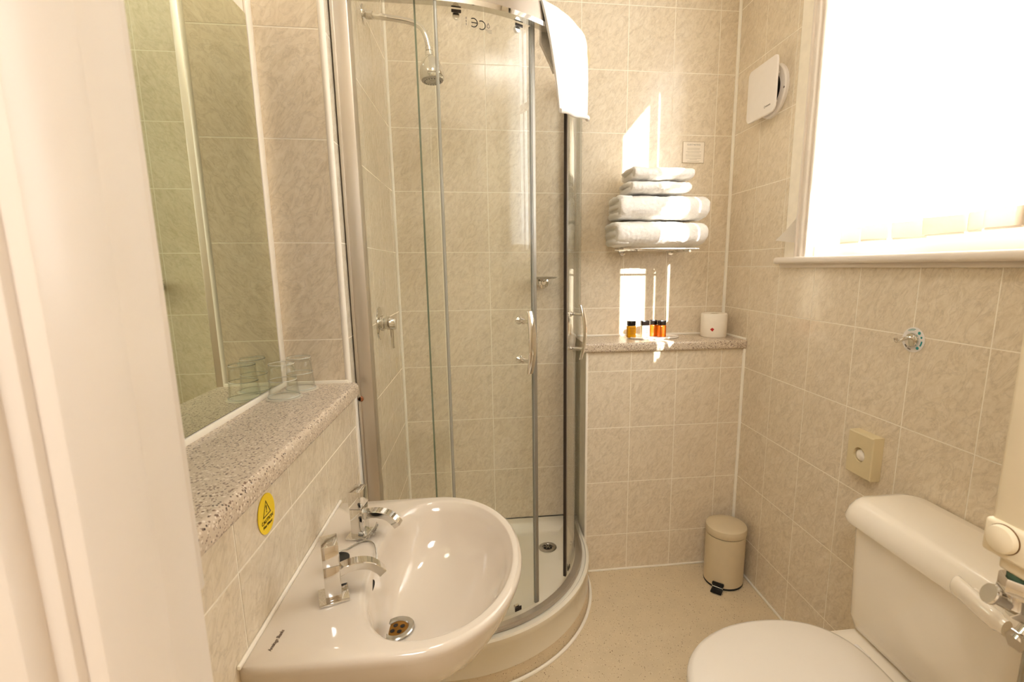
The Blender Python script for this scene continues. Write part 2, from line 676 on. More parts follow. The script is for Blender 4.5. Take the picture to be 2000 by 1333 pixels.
quarter(-.0062, YRET + .0062, .0085, 1.02, 2.65, M['trim'])              # bead on the corner by the mirror
bm = B(); box(bm, -.003, .003, -.800, -.772, .18, 1.012, .001); trim(bm, M['trim'])   # strip against the shower profile
bm = B(); box(bm, XM, XM + .006, YRET - .030, YRET + .001, 1.055, 2.65, .002); trim(bm, M['trim'])    # strip beside the mirror
bm = B(); box(bm, XM, XM + .007, YD0, YRET, 1.052, 1.068, .003); trim(bm, M['silicone'])  # silicone under the mirror
bm = B(); box(bm, XM, -.004, YRET - .004, YRET, 1.052, 1.064, .002); trim(bm, M['silicone'])
quarter(.003, -.003, .007, .17, 2.65, M['silicone'])                     # shower corner
quarter(XR - .003, -.003, .008, 1.045, 2.65, M['silicone'])              # back right corner, upper
quarter(XR - .003, YB2 - .003, .007, 0.0, 1.008, M['silicone'])          # back right corner, lower
bm = B(); box(bm, XB2 - .004, XB2 + .006, YB2 - .003, YB2 + .012, 0, 1.008, .002); trim(bm, M['trim'])
bm = B(); box(bm, XB2, XR, YB2 - .007, YB2, 0, .009, .003); struct(obj('baseboard_back', bm, M['silicone']))
bm = B(); box(bm, XR - .008, XR, YD0, YB2, 0, .010, .003); struct(obj('baseboard_right', bm, M['silicone']))
bm = B(); box(bm, XB2, XR, -.008, 0, 1.046, 1.055, .003); trim(bm, M['silicone'])      # behind the shelf
bm = B(); box(bm, XR - .007, XR, YB2 - .010, 0, 1.040, 1.054, .003); trim(bm, M['silicone'])
bm = B(); box(bm, 0.0, .006, -1.495, -.99, .795, .803, .003); trim(bm, M['silicone'])   # behind the basin

# ---------------------------------------------------------------- window
win = bpy.data.objects.new('window_1', None)
win.location = (XR, (WY0 + WY1) / 2, WZ0)
COL.objects.link(win)
struct(win)
# reveal lining, architrave with stepped moulding, sill, sash
bm = B()
box(bm, XR, XR + .115, WY0 - .008, WY0, WZ0, WZ1)
box(bm, XR, XR + .115, WY1, WY1 + .012, WZ0, WZ1)
box(bm, XR, XR + .115, WY1, WY0, WZ1 - .012, WZ1)
obj('frame', bm, M['gloss_paint'], win, smooth=False)
prof = [(0, 0), (0, .010), (.004, .014), (.010, .014), (.013, .007), (.017, .007), (.019, .016), (.024, .020), (.030, .019), (.044, .014), (.048, .014), (.050, .020), (.056, .020), (.058, .010), (.070, .008), (.072, 0)]


def architrave(pts2d, name):
    """sweep the moulding profile along a mitred path in the wall plane; pts: (y, z, outward y, outward z)"""
    bm = B()
    rs = []
    for y, z, oy, oz in pts2d:
        rs.append([Vector((XR - h, y - oy * (w_ - .072), z - oz * (w_ - .072))) for w_, h in prof])
    rings(bm, rs, close=True)
    return obj(name, bm, M['gloss_paint'], win, angle=50)


# path is the inner edge; the profile runs outwards
architrave([(WY0 - .008, WZ0, -1, 0), (WY0 - .008, WZ1 + .06, -1, 0)], 'architrave')
bm = B()
box(bm, XR - .017, XR, WY1 - .066, WY1 + .006, WZ0, WZ1 + .066, .004)
obj('architrave', bm, M['gloss_paint'], win)
bm = B()
box(bm, XR - .017, XR, WY1 - .066, WY0 + .064, WZ1 - .006, WZ1 + .066, .004)
obj('architrave', bm, M['gloss_paint'], win)
bm = B()
box(bm, XR - .034, XR + .10, -1.56, -.410, 1.3655, 1.390, .010, 4)
box(bm, XR - .010, XR + .002, -1.55, -.420, 1.352, 1.367, .004, 2)
obj('sill', bm, M['gloss_paint'], win)
bm = B()
SX = XR + .065
for a in ((WY0 - .012, WY0 - .062, WZ0, WZ1), (WY1 + .062, WY1 + .012, WZ0, WZ1), (WY1 + .062, WY0 - .062, WZ0 + .01, 1.452), (WY1 + .062, WY0 - .062, WZ1 - .045, WZ1 - .012), (WY1 + .062, WY0 - .062, 2.15, 2.185)):
    box(bm, SX, SX + .03, min(a[:2]), max(a[:2]), a[2], a[3], .004)
obj('sash', bm, M['gloss_paint'], win)
for z0, z1 in ((1.452, 2.15), (2.185, WZ1 - .045)):
    bm = B()
    box(bm, SX + .013, SX + .017, WY1 + .062, WY0 - .062, z0, z1)
    obj('pane', bm, M['pane'], win, smooth=False)

# ---------------------------------------------------------------- door lining
door = bpy.data.objects.new('door_1', None)
door.location = (DX0, YD0, 0)
COL.objects.link(door)
struct(door)
for nm, a in (('jamb', (DX0 - .03, DX0, YD1 - .002, YD0 + .002, 0, DZ + .03)), ('jamb', (DX1, DX1 + .03, YD1 - .002, YD0 + .002, 0, DZ + .03)),
              ('door_head', (DX0, DX1, YD1 - .002, YD0 + .002, DZ, DZ + .03)),
              ('door_stop', (DX0, DX0 + .012, -1.862, -1.806, 0, DZ)), ('door_stop', (DX1 - .012, DX1, -1.862, -1.806, 0, DZ)),
              ('architrave', (DX0 - .09, DX0 - .006, YD0, YD0 + .018, 1.09, DZ + .08)),
              ('architrave', (DX0 - .085, DX0 - .010, YD1 - .018, YD1, 0, DZ + .08)), ('architrave', (DX1 + .010, DX1 + .085, YD1 - .018, YD1, 0, DZ + .08))):
    bm = B()
    box(bm, *a, .003, 2)
    obj(nm, bm, M['gloss_paint'], door)

# ceiling lamp fittings, out of the picture; the hall one is added around a fill lamp
for nm, p, lb in (('ceiling_lamp', (.50, -1.45), 'round white flush ceiling lamp above the bathroom'), ('ceiling_lamp', (.20, -2.62), 'round white flush lamp added in the unseen hall as fill light')):
    hz = H if p[1] > YD0 else 2.40
    t = empty(nm, (p[0], p[1], hz), lb, 'lamp')
    bm = B()
    lathe(bm, [(.31, hz - .001), (.32, hz - .02), (.322, hz - .06), (.315, hz - .075)] if hz < 2.5 else [(.21, hz - .001), (.22, hz - .02), (.222, hz - .06), (.215, hz - .075)], 40, Matrix.Translation((p[0], p[1], 0)), True, False)
    obj('lamp_rim', bm, M['white_plastic'], t)
SC.objects['hall_fill_lamp'].location.z = 2.32
SC.objects['bathroom_lamp'].location.z = H - .08

# ---------------------------------------------------------------- ledges
bm = B()
box(bm, XM + .001, .021, YD0 + .001, YRET - .001, 1.015, 1.0555, 0)
es = [e for e in bm.edges if all(abs(v.co.x - .021) < 1e-5 for v in e.verts) and abs(e.verts[0].co.z - e.verts[1].co.z) < 1e-6]
bmesh.ops.bevel(bm, geom=es, offset=.011, segments=5, affect='EDGES', profile=.5)
tag(obj('ledge', bm, M['granite']), 'speckled pinkish granite-look ledge running below the mirror, above the basin', 'ledge')
bm = B()
box(bm, XB2 - .012, XR - .001, YB2 - .016, -.001, 1.0075, 1.0465, 0)
es = [e for e in bm.edges if all(abs(v.co.y - (YB2 - .016)) < 1e-5 for v in e.verts) and abs(e.verts[0].co.z - e.verts[1].co.z) < 1e-6]
bmesh.ops.bevel(bm, geom=es, offset=.010, segments=5, affect='EDGES', profile=.5)
tag(obj('shelf', bm, M['granite']), 'speckled granite-look shelf on the back wall holding bottles and toilet roll', 'shelf')

# ---------------------------------------------------------------- mirror
bm = B()
y1, y0, z0, z1, c = YRET - .034, YD0 + .01, 1.070, 1.935, .05
pl = [(y0, z0), (y1, z0), (y1, z1 - .004), (y1 - .004, z1), (y0, z1)]
pl = [(y0, z0), (y1, z0), (y1, z1 - .002), (y1 - .002, z1), (y0, z1)]
rings(bm, [[Vector((x, a, b)) for a, b in pl] for x in (XM + .0005, XM + .005)])
t = tag(obj('mirror', bm, M['mirror'], smooth=False), 'large frameless wall mirror above the speckled ledge', 'mirror')


# ---------------------------------------------------------------- shower tray
def quad(d, n=20, back=0.0):
    """outline of the quadrant tray, inset d from the free sides and 'back' from the walls"""
    pts = [(back, -.003 - back), (.782 - d, -.003 - back)]
    r = .537 - d
    for i in range(n + 1):
        a = -PI / 2 * i / n
        pts.append((.245 + r * math.cos(a), -.24 + r * math.sin(a)))
    pts.append((.003 + back, -.777 + d))
    # resample the straight sides so every ring lofts alike
    return pts


def qring(d, z, back=0.0):
    p = quad(d, 24, back)
    out = []
    segs = [(0, 1, 6), (1, 2, 6)]
    for a, b, k in segs:
        for i in range(k):
            t_ = i / k
            out.append((p[a][0] * (1 - t_) + p[b][0] * t_, p[a][1] * (1 - t_) + p[b][1] * t_))
    out += p[2:-1]
    for i in range(1, 7):
        t_ = i / 6
        out.append((p[-2][0] * (1 - t_) + p[-1][0] * t_, p[-2][1] * (1 - t_) + p[-1][1] * t_))
    for i in range(1, 6):
        t_ = i / 6
        out.append((p[-1][0] * (1 - t_) + p[0][0] * t_, p[-1][1] * (1 - t_) + p[0][1] * t_))
    return [Vector((x, y, z)) for x, y in out]


DR = Vector((.62, -.184))


def toward(ring, f, z):
    return [Vector((DR.x + (p.x - DR.x) * f, DR.y + (p.y - DR.y) * f, z)) for p in ring]


t = empty('shower_tray', (.39, -.39, .0), 'white quadrant shower tray in the back left corner', 'shower tray')
bm = B()
base = qring(.10, .0, .075)
rs = [qring(.004, .052), qring(.004, .145), qring(.0, .150), qring(0, .170), qring(.006, .176), qring(.012, .176), qring(.016, .172),
      qring(.052, .172, .035), qring(.062, .168, .045), qring(.085, .137, .062), qring(.10, .130, .072)]
rs += [toward(base, f, z) for f, z in ((.9, .128), (.6, .125), (.3, .123), (.12, .121))]
rings(bm, rs, False, True)
obj('tray', bm, M['acrylic'], t, angle=40)
bm = B()
rings(bm, [qring(.0, .0), qring(.002, .02), qring(.006, .052)], True, True)
obj('riser', bm, M['floor'], t, angle=40)
bm = B()
pts = [(.245 + .545 * math.cos(a), -.24 + .545 * math.sin(a), .004) for a in [-PI / 2 * i / 30 for i in range(31)]]
pts = [(.787, -.215, .004)] + pts + [(.01, -.785, .004)]
tube(bm, pts, .006, 8)
obj('silicone_bead', bm, M['silicone'], t)
bm = B()
lathe(bm, [(.040, 0), (.040, .003), (.036, .005), (.024, .005), (.022, .002)], 32, Matrix.Translation((DR.x, DR.y, .122)))
dr = obj('drain', bm, M['chrome_worn'], t)
bm = B()
lathe(bm, [(.019, 0), (.019, .0042)], 24, Matrix.Translation((DR.x, DR.y, .1225)))
obj('drain_hole', bm, M['dark_hole'], dr)
bm = B()
for k in range(6):
    a = k * PI / 3
    box(bm, .002, .018, -.0012, .0012, .0042, .0054, 0, 1, Matrix.Translation((DR.x, DR.y, .1225)) @ Matrix.Rotation(a, 4, 'Z'))
obj('drain_grille', bm, M['chrome_worn'], dr, smooth=False)


# ---------------------------------------------------------------- shower enclosure
def epath(r, y_start=None, n=28, a0=-90, a1=0, left=None, back=None):
    pts = []
    if left is not None:
        for i in range(6):
            pts.append((left + (.245 - left) * i / 6, -.24 - r))
    for i in range(n + 1):
        a = math.radians(a0 + (a1 - a0) * i / n)
        pts.append((.245 + r * math.cos(a), -.24 + r * math.sin(a)))
    if back is not None:
        for i in range(1, 7):
            pts.append((.245 + r, -.24 + (back + .24) * i / 6))
    return pts


def wall_sweep(bm, path, t_, z0, z1):
    """vertical panel of thickness t_ following a plan path"""
    n = len(path)
    L, Rr = [], []
    for i in range(n):
        a, b = Vector(path[max(i - 1, 0)]), Vector(path[min(i + 1, n - 1)])
        d = (b - a).normalized()
        nrm = Vector((-d.y, d.x)) * t_ / 2
        p = Vector(path[i])
        L.append(p + nrm)
        Rr.append(p - nrm)
    rs = [[Vector((l.x, l.y, z0)), Vector((r.x, r.y, z0)), Vector((r.x, r.y, z1)), Vector((l.x, l.y, z1))] for l, r in zip(L, Rr)]
    rings(bm, rs)


en = empty('shower_enclosure', (.245, -.24, .176), 'curved glass shower enclosure with satin metal rails, its sliding doors ajar', 'shower enclosure')
ZT0, ZT1 = 2.036, 2.098
# rails
bm = B()
wall_sweep(bm, epath(.490, left=.04, back=-.04), .034, ZT0 + .012, ZT1)
obj('top_rail', bm, M['alu_rail'], en, angle=30)
bm = B()
wall_sweep(bm, epath(.498, left=.04, back=-.04), .026, ZT0, ZT0 + .0125)
obj('rail_lip', bm, M['chrome'], en, angle=30)
bm = B()
wall_sweep(bm, epath(.494, left=.04, back=-.03), .030, .1755, .186)
wall_sweep(bm, epath(.503, left=.04, back=-.03), .010, .1855, .194)
obj('bottom_rail', bm, M['alu'], en, angle=30)
# wall profiles
bm = B()
box(bm, .0035, .046, -.768, -.722, .176, ZT1 + .004, .003)
pr = obj('wall_profile', bm, M['alu'], en)
bm = B()
box(bm, .0035, .012, -.772, -.767, .176, ZT1 + .004, .001)
obj('profile_lip', bm, M['alu'], pr)
bm = B()
lathe(bm, [(.0085, 0), (.0085, .003), (.006, .005)], 20, frame_to((.010, -.767, .995), (.010, -.80, .995)))
obj('screw_cap', bm, M['brown'], pr)
bm = B()
box(bm, .728, .764, -.036, -.003, .176, ZT1 + .004, .003)
obj('wall_profile', bm, M['alu'], en)
# fixed panes
bm = B()
wall_sweep(bm, [(.04, -.744), (.12, -.744), (.255, -.744)], .006, .192, ZT0 + .01)
fx = obj('fixed_panel', bm, M['glass'], en, angle=20)
bm = B()
box(bm, .2545, .262, -.750, -.728, .194, ZT0, .002)
obj('panel_seal', bm, M['seal_clear'], fx)
bm = B()
wall_sweep(bm, [(.744, -.255), (.744, -.15), (.744, -.02)], .006, .192, ZT0 + .01)
obj('fixed_panel', bm, M['glass'], en, angle=20)
# sliding doors
RD = .474


def rad(a, r=RD):
    a = math.radians(a)
    return Vector((.245 + r * math.cos(a), -.24 + r * math.sin(a)))


def handle(parent, ang):
    hz0, hz1 = 1.034, 1.228
    c = math.radians(ang)
    out = Vector((math.cos(c), math.sin(c), 0))
    tan = Vector((-math.sin(c), math.cos(c), 0))
    pts = []
    n = 16
    for i in range(n + 1):
        s = -1 + 2 * i / n
        p = rad(ang, RD + .040 + .016 * (1 - s * s))
        pts.append(Vector((p.x, p.y, (hz0 + hz1) / 2 + s * (hz1 - hz0) / 2)))
    bm = B()
    rs = []
    for i, p in enumerate(pts):
        s = -1 + 2 * i / n
        wd = .0115 + .0030 * (1 - s * s)
        rs.append([p + tan * (wd * math.cos(q)) + out * (.0055 * math.sin(q)) for q in [2 * PI * k / 16 for k in range(16)]])
    rings(bm, rs)
    h = obj('handle', bm, M['chrome'], parent)
    for z in (1.071, 1.195):
        bm = B()
        a, b = rad(ang, RD + .003), rad(ang, RD + .047)
        rod(bm, (a.x, a.y, z), (b.x, b.y, z), .0065)
        a2, b2 = rad(ang, RD + .003), rad(ang, RD + .007)
        rod(bm, (a2.x, a2.y, z), (b2.x, b2.y, z), .010)
        obj('handle_post', bm, M['chrome'], h)
        bm = B()
        a, b = rad(ang, RD - .003), rad(ang, RD - .022)
        lathe(bm, [(.006, 0), (.006, .006), (.0125, .012), (.0125, .017), (.009, .020)], 20, frame_to((a.x, a.y, z), (b.x, b.y, z)))
        obj('inner_knob', bm, M['chrome'], h)


def clip(parent, ang, z, s=1, nm='roller'):
    a, b = rad(ang, RD - .004), rad(ang, RD - .024)
    bm = B()
    lathe(bm, [(.008, 0), (.008, .010), (.006, .012)], 20, frame_to((a.x, a.y, z), (b.x, b.y, z)))
    p = rad(ang, RD - .002)
    m = Matrix.Translation((p.x, p.y, z)) @ Matrix.Rotation(math.radians(ang), 4, 'Z')
    box(bm, -.014, -.002, -.009, .009, -.002, .008, .002, 1, m)
    obj(nm, bm, M['chrome'], parent)
    bm = B()
    box(bm, .002, .005, -.013, .013, .004 if z > 1 else -.008, .012 if z > 1 else .008, .001, 1, m)
    obj('roller_pad', bm, M['seal_dark'], parent)


pth = [(.205, -.24 - RD)] + [(.225, -.24 - RD)] + epath(RD, a0=-90, a1=-55.5, n=24)
bm = B()
wall_sweep(bm, pth, .006, .197, ZT0 + .004)
d1 = obj('sliding_door', bm, M['glass'], en, angle=20)
d1['label'] = 'left curved sliding glass door, slid partly open'
bm = B()
wall_sweep(bm, [(.201, -.24 - RD), (.2055, -.24 - RD)], .0064, .197, ZT0 + .004)
obj('glass_edge', bm, M['glass_edge'], d1, smooth=False)
bm = B()
wall_sweep(bm, [rad(-55.4), rad(-54.9)], .0085, .197, ZT0 + .004)
obj('edge_seal', bm, M['seal_clear'], d1, smooth=False)
bm = B()
wall_sweep(bm, [rad(-54.9), rad(-54.2), rad(-53.6)], .011, .197, ZT0 + .004)
obj('edge_seal', bm, M['alu_dark'], d1, smooth=False)
bm = B()
wall_sweep(bm, [rad(-53.6), rad(-53.3)], .006, .197, ZT0 + .004)
obj('edge_seal', bm, M['seal_dark'], d1, smooth=False)
handle(d1, -60.2)
for a in (-82, -60):
    clip(d1, a, ZT0 - .012)
clip(d1, -64, .208)
bm = B()
wall_sweep(bm, epath(RD, a0=-31.5, a1=0, n=20, back=-.10), .006, .197, ZT0 + .004)
d2 = obj('sliding_door', bm, M['glass'], en, angle=20)
d2['label'] = 'right curved sliding glass door, seen almost edge-on'
bm = B()
wall_sweep(bm, [rad(-33.2), rad(-32.5)], .010, .197, ZT0 + .004)
obj('edge_seal', bm, M['seal_dark'], d2, smooth=False)
bm = B()
wall_sweep(bm, [rad(-32.5), rad(-31.5)], .010, .197, ZT0 + .004)
obj('edge_seal', bm, M['alu_dark'], d2, smooth=False)
handle(d2, -27)
for a in (-28, -8):
    clip(d2, a, .208)
bm = B()
wall_sweep(bm, [(.245 + RD, -.10), (.245 + RD, -.095)], .0064, .197, ZT0 + .004)
obj('glass_edge', bm, M['glass_edge'], d2, smooth=False)

# printed marks on the door glass, read from the inside (so they show mirrored)
def door_mark_mtx(ang, z, r=RD + .0034):
    p = rad(ang, r)
    c = math.radians(ang)
    tan = Vector((math.sin(c), -math.cos(c), 0))     # mirrored right direction
    m = plane_mtx((p.x, p.y, z), tan, (0, 0, 1))
    return m


def arc_mark(bm, m, cx, cy, r, a0, a1, wd):
    n = 14
    o = []
    for i in range(n + 1):
        a = math.radians(a0 + (a1 - a0) * i / n)
        o.append((cx + (r + wd / 2) * math.cos(a), cy + (r + wd / 2) * math.sin(a)))
    q = []
    for i in range(n + 1):
        a = math.radians(a0 + (a1 - a0) * i / n)
        q.append((cx + (r - wd / 2) * math.cos(a), cy + (r - wd / 2) * math.sin(a)))
    V = [[bm.verts.new(m @ Vector((x, y, 0))) for x, y in L_] for L_ in (o, q)]
    for i in range(n):
        bm.faces.new((V[0][i], V[0][i + 1], V[1][i + 1], V[1][i]))


bm = B()
m = door_mark_mtx(-74.5, 2.006)
arc_mark(bm, m, -.005, 0, .0105, 55, 305, .0026)
m2 = door_mark_mtx(-76.9, 2.009)
arc_mark(bm, m2, -.003, 0, .0105, 55, 305, .0026)
V = [bm.verts.new(m2 @ Vector(p)) for p in ((-.012, -.0013, 0), (.003, -.0013, 0), (.003, .0013, 0), (-.012, .0013, 0))]
bm.faces.new(V)
obj('safety_mark', bm, M['black_print'], d1, smooth=False)
bm = B()
m3 = door_mark_mtx(-71.6, 2.006)
n = 20
oo, ii = [], []
for i in range(n):
    a = 2 * PI * i / n
    for L_, s in ((oo, 1.0), (ii, .62)):
        rr = .0046 * s
        yy = rr * math.sin(a) + (rr * 1.0 * max(0, math.sin(a)) ** 3)
        L_.append(bm.verts.new(m3 @ Vector((rr * math.cos(a) * (1 - .55 * max(0, math.sin(a)) ** 2), yy, 0))))
for i in range(n):
    j = (i + 1) % n
    bm.faces.new((oo[i], oo[j], ii[j], ii[i]))
for k in range(4):
    V = [bm.verts.new(m3 @ Vector(p)) for p in ((-.010 , -.0085 - k * .0026, 0), (.010 - k * .003, -.0085 - k * .0026, 0), (.010 - k * .003, -.0078 - k * .0026, 0), (-.010, -.0078 - k * .0026, 0))]
    bm.faces.new(V)
obj('drop_mark', bm, M['grey_print'], d1, smooth=False)
bm = B()
m4 = door_mark_mtx(-78.9, 2.010)
for k in range(3):
    V = [bm.verts.new(m4 @ Vector(p)) for p in ((-.0010, -.010 + k * .0075, 0), (.0010, -.010 + k * .0075, 0), (.0010, -.0045 + k * .0075, 0), (-.0010, -.0045 + k * .0075, 0))]
    bm.faces.new(V)
obj('small_print', bm, M['grey_print'], d1, smooth=False)

# ---------------------------------------------------------------- shower head
sh = empty('fixed_shower', (0, -.363, 2.171), 'chrome fixed shower head on a bent wall arm', 'shower head')
bm = B()
lathe(bm, [(.0295, 0), (.0285, .003), (.018, .007), (.011, .009)], 32, frame_to((.0005, -.363, 2.171), (.1, -.363, 2.171)))
obj('wall_flange', bm, M['chrome'], sh)
bm = B()
rod(bm, (.008, -.363, 2.171), (.030, -.363, 2.170), .0125, 6)
obj('collar', bm, M['chrome'], sh)
bm = B()
tube(bm, smoothstep_pts([(.012, -.363, 2.171), (.08, -.363, 2.165), (.145, -.363, 2.157), (.180, -.363, 2.143), (.197, -.363, 2.115), (.205, -.363, 2.078)], 8), .0095, 16)
obj('arm', bm, M['chrome'], sh)
bm = B()
hm = frame_to((.205, -.363, 2.083), (.213, -.366, 1.98))
lathe(bm, [(.011, 0), (.0125, .002), (.0125, .012), (.009, .014), (.0145, .016), (.0145, .028), (.019, .033), (.030, .046), (.037, .064), (.0405, .085), (.040, .100), (.037, .104)], 36, hm)
obj('spray_head', bm, M['chrome'], sh)
bm = B()
lathe(bm, [(.0365, .1035), (.034, .107), (.015, .108), (.012, .1065), (.003, .108)], 36, hm)
fp = obj('spray_face', bm, M['alu_dark'], sh)
bm = B()
for k in range(18):
    a = 2 * PI * k / 18
    lathe(bm, [(.0016, .106), (.0012, .110)], 6, hm @ Matrix.Translation((.026 * math.cos(a), .026 * math.sin(a), 0)))
obj('nozzles', bm, M['rubber'], fp)

# ---------------------------------------------------------------- shower valve
v = empty('shower_valve', (0, -.403, 1.169), 'round chrome shower mixer with a lever on the tiled wall', 'shower valve')
bm = B()
lathe(bm, [(.0575, 0), (.0565, .003), (.045, .0065), (.026, .008)], 40, frame_to((.0005, -.403, 1.169), (.1, -.403, 1.169)))
obj('wall_plate', bm, M['chrome'], v)
bm = B()
lathe(bm, [(.027, .006), (.027, .014), (.021, .018), (.0215, .022), (.024, .024), (.024, .052), (.022, .055)], 32, frame_to((0, -.403, 1.169), (.1, -.403, 1.169)))
obj('valve_body', bm, M['chrome'], v)
bm = B()
rod(bm, (.040, -.403, 1.150), (.040, -.403, 1.080), .0055)
obj('lever', bm, M['chrome'], v)

# ---------------------------------------------------------------- soap dish in the shower
t = empty('soap_dish', (.627, 0, 1.29), 'small clear shower soap dish on a chrome wall mount', 'soap dish')
bm = B()
lathe(bm, [(.026, 0), (.026, .004), (.021, .007)], 28, frame_to((.627, -.0005, 1.292), (.627, -.1, 1.292)))
lathe(bm, [(.011, .006), (.011, .030), (.009, .033)], 20, frame_to((.627, -.0005, 1.292), (.627, -.1, 1.292)))
obj('wall_mount', bm, M['chrome'], t)
bm = B()
n = 36
lathe(bm, [(.018, 1.308), (.050, 1.312), (.058, 1.318), (.060, 1.3185), (.052, 1.3145), (.018, 1.311)], 36, Matrix.Translation((.622, -.078, 0)), True, True)
obj('dish', bm, M['chrome_worn'], t)
bm = B()
rod(bm, (.627, -.028, 1.298), (.624, -.055, 1.310), .005, 10)
obj('arm', bm, M['chrome'], t)

# cream disc on the back wall behind the hanging towel
bm = B()
lathe(bm, [(.072, 0), (.072, .008), (.066, .013), (.056, .014), (.052, .010), (.010, .010)], 44, frame_to((.757, -.0005, 2.212), (.757, -.1, 2.212)))
tag(obj('wall_vent', bm, M['cream_plastic']), 'round cream wall disc half hidden behind the hanging towel', 'vent')


# ---------------------------------------------------------------- cloth helpers
def fuzz(bm, amp, sc, seed=0.0):
    bm.normal_update()
    for vv in bm.verts:
        p = vv.co * sc + Vector((seed, seed * .7, seed * 1.3))
        vv.co += vv.normal * (noise.noise(p) * amp + noise.noise(p * 4.1) * amp * .35)


def folded(name, x0, x1, y0, y1, z0, z1, label, group, seed, folds=3, sag=.0):
    """a folded towel: rounded stack of cloth layers; the left end shows the folded edges"""
    t_ = empty(name, ((x0 + x1) / 2, (y0 + y1) / 2, z0), label, 'towel', group)
    rng = random.Random(seed)
    bm = B()
    N, K = 110, 110
    hz, hy = (z1 - z0) / 2, (y1 - y0) / 2
    cz, cy = (z0 + z1) / 2, (y0 + y1) / 2
    rs = []
    for i in range(N + 1):
        s = i / N
        x = x0 + (x1 - x0) * s
        e = min(1, (1 - s) * (x1 - x0) / (.42 * hz))
        f = (1 - (1 - e) ** 2) ** .5 if e < 1 else 1
        e0 = min(1, s * (x1 - x0) / (.5 * hz) + .02)
        f0 = .45 + .55 * (1 - (1 - e0) ** 2) ** .5
        f = min(max(f, .25), f0)
        ring = []
        for k in range(K):
            a = 2 * PI * k / K
            ca, sa = math.cos(a), math.sin(a)
            ex = 2.7
            rr = 1 / ((abs(ca) ** ex + abs(sa) ** ex) ** (1 / ex))
            yy = cy + ca * rr * (hy - .35 * hz * (1 - f))
            zz = cz + sa * rr * hz * (.55 + .45 * f) + sag * math.sin(s * 3) * .5
            if zz < z0:
                zz = z0
            ring.append(Vector((x, yy, zz)))
        rs.append(ring)
    rings(bm, rs)
    fuzz(bm, .0045, 17, seed)
    fuzz(bm, .0013, 90, seed)
    body = obj('folded_cloth', bm, M['towel'], t_, angle=80)
    # folded edges showing at the left end
    hh = (z1 - z0) / (folds * 2)
    for q in range(folds):
        zc = z0 + hh * (2 * q + 1)
        bm = B()
        ctrl = []
        prt = rng.uniform(.010, .024)
        ang = 7
        for i in range(ang + 1):
            a = -PI / 2 + PI * i / ang
            ctrl.append((x0 + .004 - prt * math.cos(a), zc + hh * .86 * math.sin(a)))
        ctrl = [(x0 + .05, zc - hh * .86)] + ctrl + [(x0 + .05, zc + hh * .86)]
        wdt = (hy - .010 - rng.uniform(0, .012))
        rs = []
        M_ = 12
        for i in range(M_ + 1):
            y_ = cy - wdt + 2 * wdt * i / M_
            edge = 1 - abs(2 * i / M_ - 1) ** 6 * .5
            rs.append([Vector((x_ if x_ > x0 + .02 else x0 + .02 + (x_ - x0 - .02) * edge, y_, zc + (z_ - zc) * edge)) for x_, z_ in smooth2(ctrl)])
        rings(bm, rs)
        fuzz(bm, .003, 30, seed + q)
        obj('fold', bm, M['towel'], t_, angle=80)
    return t_


def smooth2(c, k=3):
    P = smoothstep_pts([(a, 0, b) for a, b in c], k)
    return [(p.x, p.z) for p in P]


G1 = 'white towels folded on the wall rack'
folded('bath_towel', .903, 1.285, -.222, -.012, 1.4420, 1.5415, 'thick white bath towel at the bottom of the folded stack', G1, 3, 3)
folded('bath_towel', .912, 1.290, -.222, -.012, 1.5500, 1.6450, 'thick white bath towel second from the bottom of the stack', G1, 8, 3)
folded('hand_towel', .958, 1.206, -.220, -.030, 1.6530, 1.6980, 'small white hand towel lying directly on the two big towels', G1, 13, 2)
folded('hand_towel', .968, 1.218, -.220, -.030, 1.7060, 1.7530, 'small white hand towel on top of the folded stack', G1, 21, 2)

# towel rack
t = empty('towel_rack', (1.08, 0, 1.43), 'chrome wall towel rack below the folded white towels', 'towel rack')
bm = B()
for y in (-.205, -.14, -.075):
    rod(bm, (.93, y, 1.4310), (1.25, y, 1.4310), .0042, 12)
obj('rack_bars', bm, M['chrome'], t)
for x in (.985, 1.21):
    bm = B()
    rod(bm, (x, -.0, 1.4215), (x, -.212, 1.4215), .0048, 12)
    lathe(bm, [(.016, 0), (.016, .006), (.012, .009)], 20, frame_to((x, 0, 1.4245), (x, -.1, 1.4245)))
    obj('rack_bracket', bm, M['chrome'], t)

